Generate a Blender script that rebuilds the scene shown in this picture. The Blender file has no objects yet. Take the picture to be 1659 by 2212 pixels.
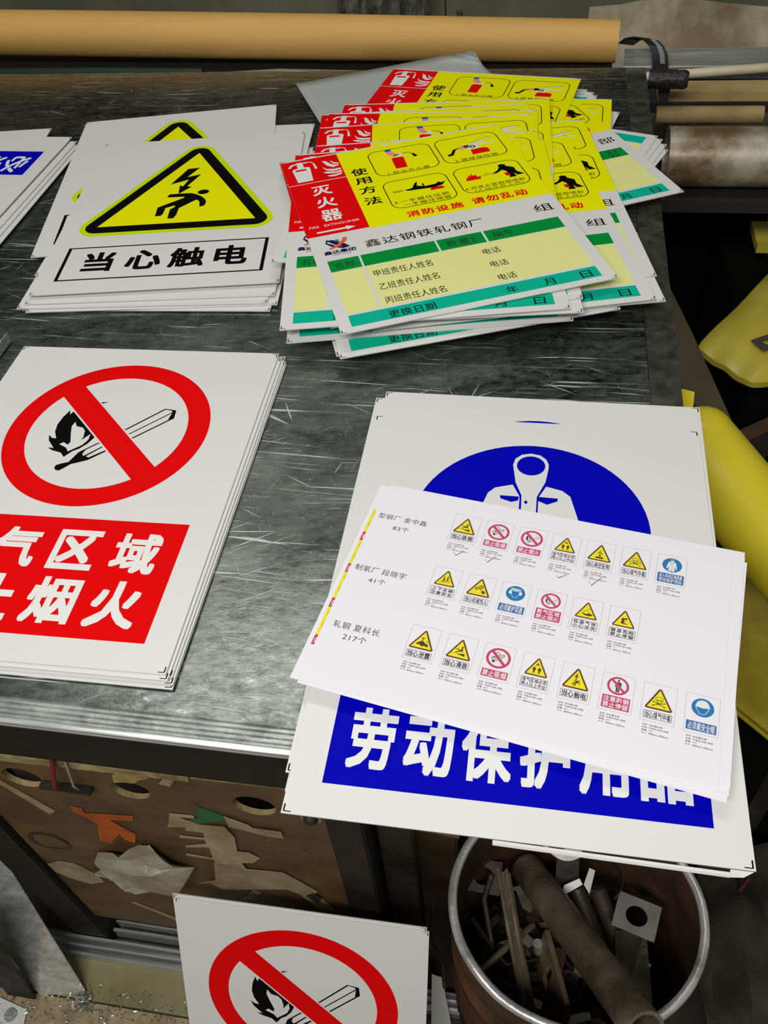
import bpy, bmesh, math, random
from mathutils import Vector, Matrix
from mathutils.geometry import tessellate_polygon

# ------------------------------------------------------------------ camera, world, lights, exposure
SC = bpy.context.scene
COL = SC.collection
cam_data = bpy.data.cameras.new('camera')
cam_data.sensor_fit = 'VERTICAL'
cam_data.sensor_height = 36.0
cam_data.lens = 1865.59 * 36.0 / 2212.0
cam_data.clip_start = 0.02
cam = bpy.data.objects.new('camera', cam_data)
COL.objects.link(cam)
cam.matrix_world = Matrix(((0.98528, -0.069148, 0.156338, 0.0),
                           (0.156423, 0.733581, -0.661355, 0.0),
                           (-0.068955, 0.676075, 0.733599, 1.4093),
                           (0, 0, 0, 1)))
SC.camera = cam

world = bpy.data.worlds.new('world')
SC.world = world
world.use_nodes = True
world.node_tree.nodes['Background'].inputs[0].default_value = (0.80, 0.86, 0.82, 1)
world.node_tree.nodes['Background'].inputs[1].default_value = 0.21


def area_lamp(name, loc, target, sx, sy, power, color=(1, 0.985, 0.95)):
    d = bpy.data.lights.new(name, 'AREA')
    d.shape = 'RECTANGLE'
    d.size, d.size_y = sx, sy
    d.energy = power
    d.color = color
    o = bpy.data.objects.new(name, d)
    COL.objects.link(o)
    o.location = loc
    o.rotation_euler = (Vector(target) - Vector(loc)).to_track_quat('-Z', 'Y').to_euler()
    return o


area_lamp('ceiling_lamp', (-0.40, 1.32, 2.75), (-0.40, 1.3, 0.0), 1.7, 0.34, 9.5)
area_lamp('ceiling_lamp', (-0.25, -0.75, 2.35), (-0.15, 0.4, 0.7), 1.5, 0.3, 31)

vs = SC.view_settings
vs.view_transform = 'Standard'
vs.look = 'None'
vs.gamma = 1.0
vs.exposure = 0.0
vs.use_curve_mapping = False

T = 0.85          # table top height
FL = 0.01         # floor level
R = math.radians
random.seed(7)


# ------------------------------------------------------------------ helpers: materials
def lin(c):
    return tuple((v / 12.92 if v <= 0.04045 else ((v + 0.055) / 1.055) ** 2.4) for v in (x / 255.0 for x in c))


def mat(name, rgb, rough=0.5, metal=0.0, var=0.0, scale=20.0, rgb2=None, bump=0.0, bscale=80.0, rvar=0.0, stretch=None, spec=0.5, detail=6.0, contrast=None):
    """Principled with a noise blend between rgb and rgb2, optional bump and roughness variation."""
    m = bpy.data.materials.new(name)
    m.use_nodes = True
    nt = m.node_tree
    b = nt.nodes['Principled BSDF']
    b.inputs['Roughness'].default_value = rough
    b.inputs['Metallic'].default_value = metal
    b.inputs['Specular IOR Level'].default_value = spec
    c1 = lin(rgb)
    b.inputs['Base Color'].default_value = (*c1, 1)
    if var > 0 or bump > 0 or rvar > 0 or rgb2:
        tc = nt.nodes.new('ShaderNodeTexCoord')
        mp = nt.nodes.new('ShaderNodeMapping')
        nt.links.new(tc.outputs['Object'], mp.inputs['Vector'])
        if stretch:
            mp.inputs['Scale'].default_value = stretch
        n = nt.nodes.new('ShaderNodeTexNoise')
        n.inputs['Scale'].default_value = scale
        n.inputs['Detail'].default_value = detail
        n.inputs['Roughness'].default_value = 0.6
        nt.links.new(mp.outputs['Vector'], n.inputs['Vector'])
        r = nt.nodes.new('ShaderNodeValToRGB')
        lo, hi = contrast or (0.35, 0.65)
        r.color_ramp.elements[0].position = lo
        r.color_ramp.elements[1].position = hi
        c2 = lin(rgb2) if rgb2 else tuple(max(0, v * (1 - var)) for v in c1)
        r.color_ramp.elements[0].color = (*c2, 1)
        r.color_ramp.elements[1].color = (*c1, 1)
        nt.links.new(n.outputs['Fac'], r.inputs['Fac'])
        if var > 0 or rgb2:
            nt.links.new(r.outputs['Color'], b.inputs['Base Color'])
        if rvar > 0:
            mr = nt.nodes.new('ShaderNodeMapRange')
            mr.inputs['From Min'].default_value = 0.3
            mr.inputs['From Max'].default_value = 0.7
            mr.inputs['To Min'].default_value = rough - rvar
            mr.inputs['To Max'].default_value = rough + rvar
            nt.links.new(n.outputs['Fac'], mr.inputs['Value'])
            nt.links.new(mr.outputs['Result'], b.inputs['Roughness'])
        if bump > 0:
            n2 = nt.nodes.new('ShaderNodeTexNoise')
            n2.inputs['Scale'].default_value = bscale
            n2.inputs['Detail'].default_value = 5
            nt.links.new(mp.outputs['Vector'], n2.inputs['Vector'])
            bp = nt.nodes.new('ShaderNodeBump')
            bp.inputs['Strength'].default_value = bump
            bp.inputs['Distance'].default_value = 0.004
            nt.links.new(n2.outputs['Fac'], bp.inputs['Height'])
            nt.links.new(bp.outputs['Normal'], b.inputs['Normal'])
    return m


def scratched_metal(name, dark, light, rough, scratch_rgb=(205, 210, 208), amount=1.0, metal=0.85):
    m = bpy.data.materials.new(name)
    m.use_nodes = True
    nt = m.node_tree
    N, Lk = nt.nodes, nt.links
    b = N['Principled BSDF']
    tc = N.new('ShaderNodeTexCoord')

    def noise(scale, detail, rot=0.0, st=(1, 1, 1), lo=0.4, hi=0.6, rough_=0.6):
        mp = N.new('ShaderNodeMapping')
        mp.vector_type = 'TEXTURE'
        mp.inputs['Rotation'].default_value = (0, 0, rot)
        mp.inputs['Scale'].default_value = st
        Lk.new(tc.outputs['Object'], mp.inputs['Vector'])
        n = N.new('ShaderNodeTexNoise')
        n.inputs['Scale'].default_value = scale
        n.inputs['Detail'].default_value = detail
        n.inputs['Roughness'].default_value = rough_
        Lk.new(mp.outputs['Vector'], n.inputs['Vector'])
        r = N.new('ShaderNodeMapRange')
        r.clamp = True
        r.inputs['From Min'].default_value = lo
        r.inputs['From Max'].default_value = hi
        Lk.new(n.outputs['Fac'], r.inputs['Value'])
        return r.outputs['Result']

    def math_(op, a, c):
        n = N.new('ShaderNodeMath')
        n.operation = op
        for i, v in enumerate((a, c)):
            if isinstance(v, (int, float)):
                n.inputs[i].default_value = v
            else:
                Lk.new(v, n.inputs[i])
        return n.outputs[0]

    def mix(f, a, c):
        n = N.new('ShaderNodeMix')
        n.data_type = 'RGBA'
        if isinstance(f, (int, float)):
            n.inputs[0].default_value = f
        else:
            Lk.new(f, n.inputs[0])
        for i, v in ((6, a), (7, c)):
            if isinstance(v, tuple):
                n.inputs[i].default_value = (*v, 1)
            else:
                Lk.new(v, n.inputs[i])
        return n.outputs[2]

    smear = noise(9, 9, 0.2, (1, 0.5, 1), 0.38, 0.64, 0.72)
    cloud = noise(60, 7, 0.1, (1, 0.55, 1), 0.38, 0.66, 0.7)
    base = mix(smear, lin(dark), lin(light))
    base = mix(math_('MULTIPLY', cloud, 0.55), base, lin(tuple(min(255, int(v * 1.35)) for v in light)))
    tot = None
    for rot, st, lo in ((0.015, (1.4, 0.0046, 1), 0.715), (-0.035, (0.9, 0.0036, 1), 0.72), (0.02, (0.16, 0.0040, 1), 0.70), (-0.07, (0.10, 0.0030, 1), 0.70), (0.10, (0.07, 0.0026, 1), 0.71),
                        (-0.45, (0.09, 0.0030, 1), 0.73), (0.55, (0.07, 0.0026, 1), 0.73), (1.25, (0.05, 0.0024, 1), 0.755), (-1.1, (0.05, 0.0024, 1), 0.755)):
        s = noise(1.0, 1, rot, st, lo, lo + 0.05, 0.4)
        tot = s if tot is None else math_('MAXIMUM', tot, s)
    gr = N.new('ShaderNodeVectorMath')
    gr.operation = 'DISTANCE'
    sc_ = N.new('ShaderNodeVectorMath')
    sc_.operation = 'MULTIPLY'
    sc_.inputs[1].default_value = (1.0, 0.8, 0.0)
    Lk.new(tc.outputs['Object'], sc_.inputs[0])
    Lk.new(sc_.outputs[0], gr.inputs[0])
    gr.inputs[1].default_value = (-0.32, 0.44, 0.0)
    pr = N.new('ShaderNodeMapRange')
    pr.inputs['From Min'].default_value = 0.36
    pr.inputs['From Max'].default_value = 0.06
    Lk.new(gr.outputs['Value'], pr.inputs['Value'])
    painted_haze = math_('MULTIPLY', math_('MULTIPLY', pr.outputs['Result'], noise(5, 8, 0.3, (1, 0.6, 1), 0.34, 0.62, 0.7)), 0.5)  # bright haze of the metal, put into its colour as a lighter patch
    base = mix(painted_haze, base, lin((176, 180, 172)))
    gate = noise(11, 3, 0, (1, 1, 1), 0.42, 0.62)
    speck = noise(420, 2, 0, (1, 1, 1), 0.69, 0.74)
    tot = math_('MULTIPLY', tot, math_('ADD', 0.18, gate))
    tot = math_('MULTIPLY', math_('MAXIMUM', tot, math_('MULTIPLY', speck, 0.6)), amount)
    col = mix(tot, base, lin(scratch_rgb))
    Lk.new(col, b.inputs['Base Color'])
    met = math_('SUBTRACT', metal, math_('ADD', math_('MULTIPLY', tot, 0.5), math_('MULTIPLY', painted_haze, 0.5)))
    Lk.new(met, b.inputs['Metallic'])
    rg = math_('ADD', rough, math_('ADD', math_('MULTIPLY', smear, 0.16), math_('MULTIPLY', tot, 0.3)))
    Lk.new(rg, b.inputs['Roughness'])
    bp = N.new('ShaderNodeBump')
    bp.inputs['Strength'].default_value = 0.25
    bp.inputs['Distance'].default_value = 0.0006
    Lk.new(math_('ADD', math_('MULTIPLY', tot, -1.0), math_('MULTIPLY', cloud, 0.5)), bp.inputs['Height'])
    Lk.new(bp.outputs['Normal'], b.inputs['Normal'])
    return m


def clear_sheet(name, tint=(235, 238, 225), haze=0.22):
    m = bpy.data.materials.new(name)
    m.use_nodes = True
    nt = m.node_tree
    N, Lk = nt.nodes, nt.links
    out = N['Material Output']
    N.remove(N['Principled BSDF'])
    tr = N.new('ShaderNodeBsdfTransparent')
    tr.inputs[0].default_value = (*lin(tint), 1)
    gl = N.new('ShaderNodeBsdfGlossy')
    gl.inputs['Roughness'].default_value = 0.08
    df = N.new('ShaderNodeBsdfDiffuse')
    df.inputs[0].default_value = (*lin((150, 150, 138)), 1)
    fr = N.new('ShaderNodeFresnel')
    fr.inputs['IOR'].default_value = 1.45
    m1 = N.new('ShaderNodeMixShader')
    m2 = N.new('ShaderNodeMixShader')
    tc = N.new('ShaderNodeTexCoord')
    n = N.new('ShaderNodeTexNoise')
    n.inputs['Scale'].default_value = 60
    n.inputs['Detail'].default_value = 8
    Lk.new(tc.outputs['Object'], n.inputs['Vector'])
    mr = N.new('ShaderNodeMapRange')
    mr.inputs['From Min'].default_value = 0.35
    mr.inputs['From Max'].default_value = 0.8
    mr.inputs['To Min'].default_value = haze * 0.5
    mr.inputs['To Max'].default_value = min(1, haze * 1.8)
    Lk.new(n.outputs['Fac'], mr.inputs['Value'])
    Lk.new(mr.outputs['Result'], m1.inputs[0])
    Lk.new(tr.outputs[0], m1.inputs[1])
    Lk.new(df.outputs[0], m1.inputs[2])
    Lk.new(fr.outputs[0], m2.inputs[0])
    Lk.new(m1.outputs[0], m2.inputs[1])
    Lk.new(gl.outputs[0], m2.inputs[2])
    Lk.new(m2.outputs[0], out.inputs['Surface'])
    return m


M = {}
M['white'] = mat('white_vinyl', (227, 226, 222), 0.34, bump=0.015, bscale=900, spec=0.55)
M['edge'] = mat('sheet_edge_aluminium', (205, 206, 205), 0.35, 0.4)
M['paper'] = mat('white_paper', (243, 240, 245), 0.7, spec=0.2)
M['black'] = mat('black_print', (9, 8, 8), 0.5, spec=0.06)
M['red'] = mat('red_print', (232, 4, 8), 0.5, spec=0.06)
M['yellow'] = mat('fluorescent_yellow_print', (240, 238, 0), 0.5, spec=0.06)
M['lime'] = mat('yellow_green_rim_print', (205, 226, 10), 0.5, spec=0.06)
M['blue'] = mat('blue_print', (0, 0, 180), 0.5, spec=0.06)
M['navy'] = mat('navy_print', (6, 6, 70), 0.4)
M['orange'] = mat('orange_print', (238, 96, 44), 0.4)
M['green'] = mat('green_print', (2, 142, 58), 0.5, spec=0.06)
M['teal'] = mat('teal_print', (8, 182, 150), 0.5, spec=0.06)
M['pale'] = mat('pale_yellow_print', (232, 232, 150), 0.5, spec=0.06)
M['skin'] = mat('pink_print', (238, 150, 150), 0.5)
M['cuff'] = mat('cuff_blue_print', (20, 80, 170), 0.5)
M['prnwhite'] = mat('white_print', (236, 236, 232), 0.4, spec=0.3)
M['grey'] = mat('grey_print', (165, 163, 166), 0.6)
M['dkgreen'] = mat('dark_green_print', (2, 70, 30), 0.5)
M['p_red'] = mat('pink_red_ink', (205, 62, 112), 0.65)
M['p_yel'] = mat('yellow_ink', (246, 232, 28), 0.65)
M['p_blk'] = mat('brown_black_ink', (84, 48, 52), 0.65)
M['p_txt'] = mat('text_ink', (52, 50, 54), 0.65)
M['p_blu'] = mat('blue_ink', (34, 122, 186), 0.65)
M['p_bl2'] = mat('dark_blue_ink', (52, 104, 172), 0.65)
M['p_halo'] = mat('halo_ink', (250, 226, 205), 0.65)

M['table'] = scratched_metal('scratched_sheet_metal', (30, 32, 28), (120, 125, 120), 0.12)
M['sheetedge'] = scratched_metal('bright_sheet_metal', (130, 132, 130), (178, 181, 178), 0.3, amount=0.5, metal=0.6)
M['alu'] = mat('aluminium', (208, 210, 208), 0.3, 0.6, var=0.35, scale=30, stretch=(0.3, 8, 8), rvar=0.1)
M['blacksteel'] = mat('black_painted_steel', (20, 19, 18), 0.6, 0.1, var=0.4, scale=40, rvar=0.12)
M['darksteel'] = mat('dark_dirty_steel', (58, 54, 48), 0.5, 0.5, rgb2=(34, 29, 24), scale=18, bump=0.15, bscale=120, rvar=0.12)
M['wood'] = mat('dirty_brown_board', (106, 78, 46), 0.5, rgb2=(60, 43, 27), scale=9, bump=0.2, bscale=160, rvar=0.1, detail=10)
M['woodedge'] = mat('worn_board_edge', (168, 148, 100), 0.8, rgb2=(104, 84, 52), scale=40, bump=0.3, bscale=150)
M['kraft'] = mat('kraft_paper', (224, 176, 98), 0.62, rgb2=(206, 158, 84), scale=5, stretch=(0.6, 6, 6), bump=0.04, bscale=60, contrast=(0.2, 0.8))
M['gauze'] = mat('white_mesh', (188, 192, 190), 0.6)
M['rust'] = mat('rusty_steel', (106, 66, 40), 0.75, 0.2, rgb2=(52, 36, 26), scale=14, bump=0.35, bscale=120, detail=10)
M['rim'] = mat('worn_bright_rim', (220, 218, 214), 0.32, 0.7, rgb2=(104, 88, 76), scale=22, bump=0.2, bscale=90, contrast=(0.25, 0.5))
M['pipe'] = mat('old_steel_pipe', (190, 182, 164), 0.4, 0.4, rgb2=(124, 100, 70), scale=11, bump=0.12, bscale=60, detail=9, rvar=0.12, contrast=(0.4, 0.62))
M['greypipe'] = mat('greasy_grey_steel', (134, 122, 104), 0.42, 0.3, rgb2=(76, 66, 52), scale=14, bump=0.2, bscale=150, detail=9, rvar=0.1)
M['brownsteel'] = mat('brown_greasy_steel', (84, 74, 60), 0.5, 0.35, rgb2=(48, 40, 32), scale=16, bump=0.25, bscale=130, rvar=0.1)
M['brass'] = mat('dull_tan_strip', (150, 134, 100), 0.45, 0.4, rgb2=(104, 90, 64), scale=20, rvar=0.1)
M['cardtube'] = mat('brown_card_tube', (168, 146, 98), 0.75, rgb2=(136, 114, 74), scale=12)
M['pvc'] = mat('off_white_plastic', (214, 206, 178), 0.5, rgb2=(190, 178, 145), scale=10)
M['board'] = mat('yellowed_board', (186, 160, 104), 0.7, rgb2=(150, 124, 76), scale=9)
M['blackrub'] = mat('black_rubber', (30, 28, 25), 0.42, bump=0.9, bscale=110)
M['strap'] = mat('black_strap', (24, 24, 24), 0.6)
M['strapgrey'] = mat('grey_strap_stripe', (128, 128, 130), 0.6)
M['dirtysheet'] = mat('dirty_grey_sheet', (186, 178, 154), 0.5, 0.2, rgb2=(128, 112, 84), scale=6, detail=10, bump=0.08, bscale=30, rvar=0.12, contrast=(0.35, 0.55))
M['wall'] = mat('green_grey_wall_metal', (124, 122, 98), 0.5, 0.15, rgb2=(96, 98, 80), scale=5, detail=8, rvar=0.12)
M['floor'] = mat('oily_concrete', (66, 60, 48), 0.75, rgb2=(34, 30, 25), scale=7, bump=0.3, bscale=60, detail=10)
M['sandfloor'] = mat('sandy_concrete', (178, 158, 122), 0.85, rgb2=(140, 122, 92), scale=60, bump=0.4, bscale=300)
M['olive'] = mat('olive_floor_sheet', (158, 150, 112), 0.38, 0.1, rgb2=(132, 124, 86), scale=7, rvar=0.12, detail=8)
M['yelsheet'] = mat('yellow_plastic', (214, 196, 40), 0.34, rgb2=(204, 184, 34), scale=4, bump=0.03, bscale=20)
M['yelboard'] = mat('blotched_yellow_board', (206, 186, 44), 0.4, rgb2=(138, 116, 38), scale=5, detail=7, contrast=(0.34, 0.6))  # brown blotches vary at random over the yellow
M['yelbag'] = mat('yellow_wrap', (204, 188, 70), 0.3, rgb2=(184, 166, 58), scale=5, bump=0.12, bscale=25)
M['brownplate'] = mat('brown_grey_plate', (112, 98, 86), 0.4, 0.3, rgb2=(92, 84, 72), scale=3, rvar=0.08)
M['tape'] = mat('silver_tape', (176, 168, 148), 0.38, 0.35, rgb2=(144, 134, 112), scale=25, bump=0.35, bscale=90)
M['film'] = mat('torn_grey_film', (168, 154, 124), 0.5, rgb2=(132, 112, 82), scale=18, bump=0.15, bscale=80)
M['orgsticker'] = mat('orange_sticker', (196, 92, 18), 0.6, rgb2=(150, 66, 14), scale=30)
M['grnsticker'] = mat('green_sticker', (14, 92, 52), 0.5)
M['hose'] = mat('dark_green_hose', (8, 46, 28), 0.5)
M['yeltape'] = mat('yellowed_tape', (178, 156, 92), 0.6, rgb2=(138, 116, 62), scale=30)
M['redwire'] = mat('red_plastic', (130, 20, 28), 0.45)
M['dullred'] = mat('dull_red_cable', (74, 16, 20), 0.6)
M['cloth'] = mat('dark_greasy_cloth', (62, 54, 44), 0.9, rgb2=(36, 31, 26), scale=12, bump=0.4, bscale=200)
M['whitefilm'] = mat('white_film_scrap', (214, 214, 208), 0.4)
M['plasticbag'] = clear_sheet('thin_clear_plastic', (225, 228, 226), 0.5)
M['acrylic'] = clear_sheet('scuffed_clear_acrylic', (228, 226, 210), 0.16)
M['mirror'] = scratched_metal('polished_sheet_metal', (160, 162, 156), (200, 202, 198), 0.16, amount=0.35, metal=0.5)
M['shaving'] = mat('metal_shaving', (214, 214, 210), 0.25, 0.9)
M['card'] = mat('brown_cardboard', (112, 88, 58), 0.8, rgb2=(78, 60, 40), scale=14, bump=0.2, bscale=90)
M['dark'] = mat('dark_board', (34, 30, 26), 0.8)
M['pit'] = mat('shade_black_crate', (13, 12, 11), 0.9, spec=0.1)  # near-black: the shade of the recesses is put into the crate colour
M['tag'] = mat('grey_metal_tag', (104, 102, 94), 0.42, 0.4, rgb2=(80, 78, 70), scale=30)


# ------------------------------------------------------------------ helpers: objects
def tag(o, label=None, cat=None, group=None, kind=None):
    if label:
        o['label'] = label
    if cat:
        o['category'] = cat
    if group:
        o['group'] = group
    if kind:
        o['kind'] = kind
    return o


def link(o, parent=None):
    COL.objects.link(o)
    if parent is not None:
        o.parent = parent
    return o


def mesh_obj(name, verts, faces, mats, idx=None, parent=None, smooth=False):
    me = bpy.data.meshes.new(name)
    me.from_pydata([tuple(v) for v in verts], [], faces)
    for m in (mats if isinstance(mats, (list, tuple)) else [mats]):
        me.materials.append(M[m] if isinstance(m, str) else m)
    if idx:
        me.polygons.foreach_set('material_index', idx)
    if smooth:
        me.polygons.foreach_set('use_smooth', [True] * len(me.polygons))
    me.update()
    return link(bpy.data.objects.new(name, me), parent)


class MB:
    """collects solid shapes into ONE mesh"""

    def __init__(self):
        self.v, self.f, self.i, self.mats = [], [], [], []

    def _m(self, m):
        if m not in self.mats:
            self.mats.append(m)
        return self.mats.index(m)

    def add(self, verts, faces, m):
        o = len(self.v)
        k = self._m(m)
        self.v += [Vector(p) for p in verts]
        self.f += [tuple(a + o for a in f) for f in faces]
        self.i += [k] * len(faces)
        return self

    def box(self, x0, x1, y0, y1, z0, z1, m, bevel=0.0):
        bm = bmesh.new()
        bmesh.ops.create_cube(bm, size=1)
        for v in bm.verts:
            v.co = Vector(((x0 + x1) / 2 + v.co.x * (x1 - x0), (y0 + y1) / 2 + v.co.y * (y1 - y0), (z0 + z1) / 2 + v.co.z * (z1 - z0)))
        if bevel:
            bmesh.ops.bevel(bm, geom=bm.edges[:], offset=bevel, segments=2, affect='EDGES')
        self._bm(bm, m)
        return self

    def _bm(self, bm, m):
        bm.verts.ensure_lookup_table()
        bm.verts.index_update()
        self.add([v.co.copy() for v in bm.verts], [tuple(v.index for v in f.verts) for f in bm.faces], m)
        bm.free()

    def tube(self, pts, r, m, n=16, cap=True, closed=False, flat=1.0):
        pts = [Vector(p) for p in pts]
        rs = r if isinstance(r, (list, tuple)) else [r] * len(pts)
        rings = []
        up = None
        L = len(pts)
        for i, p in enumerate(pts):
            if closed:
                d = pts[(i + 1) % L] - pts[i - 1]
            else:
                d = (pts[min(i + 1, L - 1)] - pts[max(i - 1, 0)])
            d.normalize()
            if up is None:
                up = Vector((0, 0, 1)) if abs(d.z) < 0.9 else Vector((1, 0, 0))
            a = d.cross(up).normalized()
            up = a.cross(d).normalized()
            rings.append([p + a * math.cos(t) * rs[i] + up * math.sin(t) * rs[i] * flat for t in (2 * math.pi * k / n for k in range(n))])
        V = [q for rg in rings for q in rg]
        F = []
        for i in range(L if closed else L - 1):
            j = (i + 1) % L
            for k in range(n):
                F.append((i * n + k, i * n + (k + 1) % n, j * n + (k + 1) % n, j * n + k))
        if cap and not closed:
            F.append(tuple(range(n))[::-1])
            F.append(tuple((L - 1) * n + k for k in range(n)))
        return self.add(V, F, m)

    def pipe(self, p0, p1, r0, r1, m, n=28, m_in=None):
        """hollow pipe"""
        p0, p1 = Vector(p0), Vector(p1)
        d = (p1 - p0).normalized()
        up = Vector((0, 0, 1)) if abs(d.z) < 0.9 else Vector((1, 0, 0))
        a = d.cross(up).normalized()
        b = a.cross(d)

        def ring(p, r):
            return [p + a * math.cos(t) * r + b * math.sin(t) * r for t in (2 * math.pi * k / n for k in range(n))]
        V = ring(p0, r1) + ring(p1, r1) + ring(p1, r0) + ring(p0, r0)
        F = []
        for s in range(4):
            e = (s + 1) % 4
            F += [(s * n + k, s * n + (k + 1) % n, e * n + (k + 1) % n, e * n + k) for k in range(n)]
        return self.add(V, F, m)

    def lathe(self, prof, m, center=(0, 0, 0), n=64, sx=1.0, sy=1.0, closed=False):
        c = Vector(center)
        V, F = [], []
        for k in range(n):
            t = 2 * math.pi * k / n
            V += [c + Vector((r * math.cos(t) * sx, r * math.sin(t) * sy, z)) for r, z in prof]
        P = len(prof)
        for k in range(n):
            j = (k + 1) % n
            for i in range(P if closed else P - 1):
                q = (i + 1) % P
                F.append((k * P + i, j * P + i, j * P + q, k * P + q))
        return self.add(V, F, m)

    def prism(self, poly, holes, thick, xf, m, m_side=None):
        """2D outline (with holes) extruded; xf maps (u, v, w) to 3D, w from 0 (front) to -thick"""
        loops = [poly] + list(holes)
        flat = [p for l in loops for p in l]
        tri = tessellate_polygon([[Vector((p[0], p[1], 0)) for p in l] for l in loops])
        n = len(flat)
        V = [xf(p[0], p[1], 0) for p in flat] + [xf(p[0], p[1], -thick) for p in flat]
        F = [tuple(t) for t in tri] + [tuple(a + n for a in t[::-1]) for t in tri]
        self.add(V, F, m)
        S, o = [], 0
        for l in loops:
            k = len(l)
            S += [(o + i, o + (i + 1) % k, n + o + (i + 1) % k, n + o + i) for i in range(k)]
            o += k
        self.add(V, S, m_side or m)
        return self

    def strip(self, pts, width_vec, thick, m):
        """thin bent strip following pts; width_vec a constant direction, given real thickness along the local normal"""
        pts = [Vector(p) for p in pts]
        w = Vector(width_vec)
        L = len(pts)
        V = []
        for i, p in enumerate(pts):
            d = (pts[min(i + 1, L - 1)] - pts[max(i - 1, 0)]).normalized()
            nn = d.cross(w).normalized() * thick
            V += [p, p + w, p + w + nn, p + nn]
        F = []
        for i in range(L - 1):
            a, b = i * 4, (i + 1) * 4
            F += [(a + k, a + (k + 1) % 4, b + (k + 1) % 4, b + k) for k in range(4)]
        F += [(0, 1, 2, 3), tuple((L - 1) * 4 + k for k in (3, 2, 1, 0))]
        return self.add(V, F, m)

    def build(self, name, parent=None, smooth=False, label=None):
        o = mesh_obj(name, self.v, self.f, self.mats, self.i, parent)
        bm = bmesh.new()
        bm.from_mesh(o.data)
        bmesh.ops.recalc_face_normals(bm, faces=bm.faces)
        bm.to_mesh(o.data)
        bm.free()
        if smooth:
            o.data.polygons.foreach_set('use_smooth', [True] * len(o.data.polygons))
            try:
                o.data.set_sharp_from_angle(angle=R(40))
            except Exception:
                pass
        if label:
            o['label'] = label
        return o


def empty(name, loc=(0, 0, 0)):
    o = bpy.data.objects.new(name, None)
    o.empty_display_size = 0.05
    o.location = loc
    return link(o)


def copy_tree(o, parent=None):
    c = o.copy()
    COL.objects.link(c)
    if parent is not None:
        c.parent = parent
    for k in ('label', 'group'):
        if parent is None and k in c:
            del c[k]
    for ch in list(o.children):
        copy_tree(ch, c)
    return c


# ------------------------------------------------------------------ helpers: printed graphics, millimetres, x right, y down
LAYER = 0.00004
_txt_cache = {}


def text_mesh(s, bold=0.0, space=1.0):
    key = (s, bold, space)
    if key in _txt_cache:
        return _txt_cache[key]
    cu = bpy.data.curves.new('lettering', 'FONT')
    cu.body = s
    cu.offset = bold
    cu.space_character = space
    cu.space_line = 1.15
    cu.resolution_u = 3
    o = bpy.data.objects.new('lettering', cu)
    COL.objects.link(o)
    bpy.context.view_layer.update()
    dg = bpy.context.evaluated_depsgraph_get()
    ev = o.evaluated_get(dg)
    me = ev.to_mesh()
    vs_ = [(v.co.x, v.co.y) for v in me.vertices]
    fs = [tuple(p.vertices) for p in me.polygons]
    ev.to_mesh_clear()
    bpy.data.objects.remove(o)
    bpy.data.curves.remove(cu)
    xs = [v[0] for v in vs_]
    ys = [v[1] for v in vs_]
    _txt_cache[key] = (vs_, fs, (min(xs), max(xs), min(ys), max(ys)))
    return _txt_cache[key]


def arc(cx, cy, r, a0, a1, n=24, ry=None):
    ry = ry or r
    return [(cx + r * math.cos(R(a0 + (a1 - a0) * k / n)), cy + ry * math.sin(R(a0 + (a1 - a0) * k / n))) for k in range(n + 1)]


def round_poly(pts, r, n=8):
    """pts grown by r with round corners (pts convex)"""
    area = sum(pts[i][0] * pts[(i + 1) % len(pts)][1] - pts[(i + 1) % len(pts)][0] * pts[i][1] for i in range(len(pts)))
    if area < 0:
        pts = pts[::-1]
    out = []
    L = len(pts)
    for i in range(L):
        p, a, b = pts[i], pts[i - 1], pts[(i + 1) % L]
        t0 = math.atan2(-(p[0] - a[0]), (p[1] - a[1]))
        t1 = math.atan2(-(b[0] - p[0]), (b[1] - p[1]))
        while t1 < t0:
            t1 += 2 * math.pi
        out += [(p[0] + r * math.cos(t0 + (t1 - t0) * k / n), p[1] + r * math.sin(t0 + (t1 - t0) * k / n)) for k in range(n + 1)]
    return out


def rrect(x0, y0, x1, y1, r, n=6):
    return round_poly([(x0 + r, y0 + r), (x1 - r, y0 + r), (x1 - r, y1 - r), (x0 + r, y1 - r)], r, n)


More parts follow.
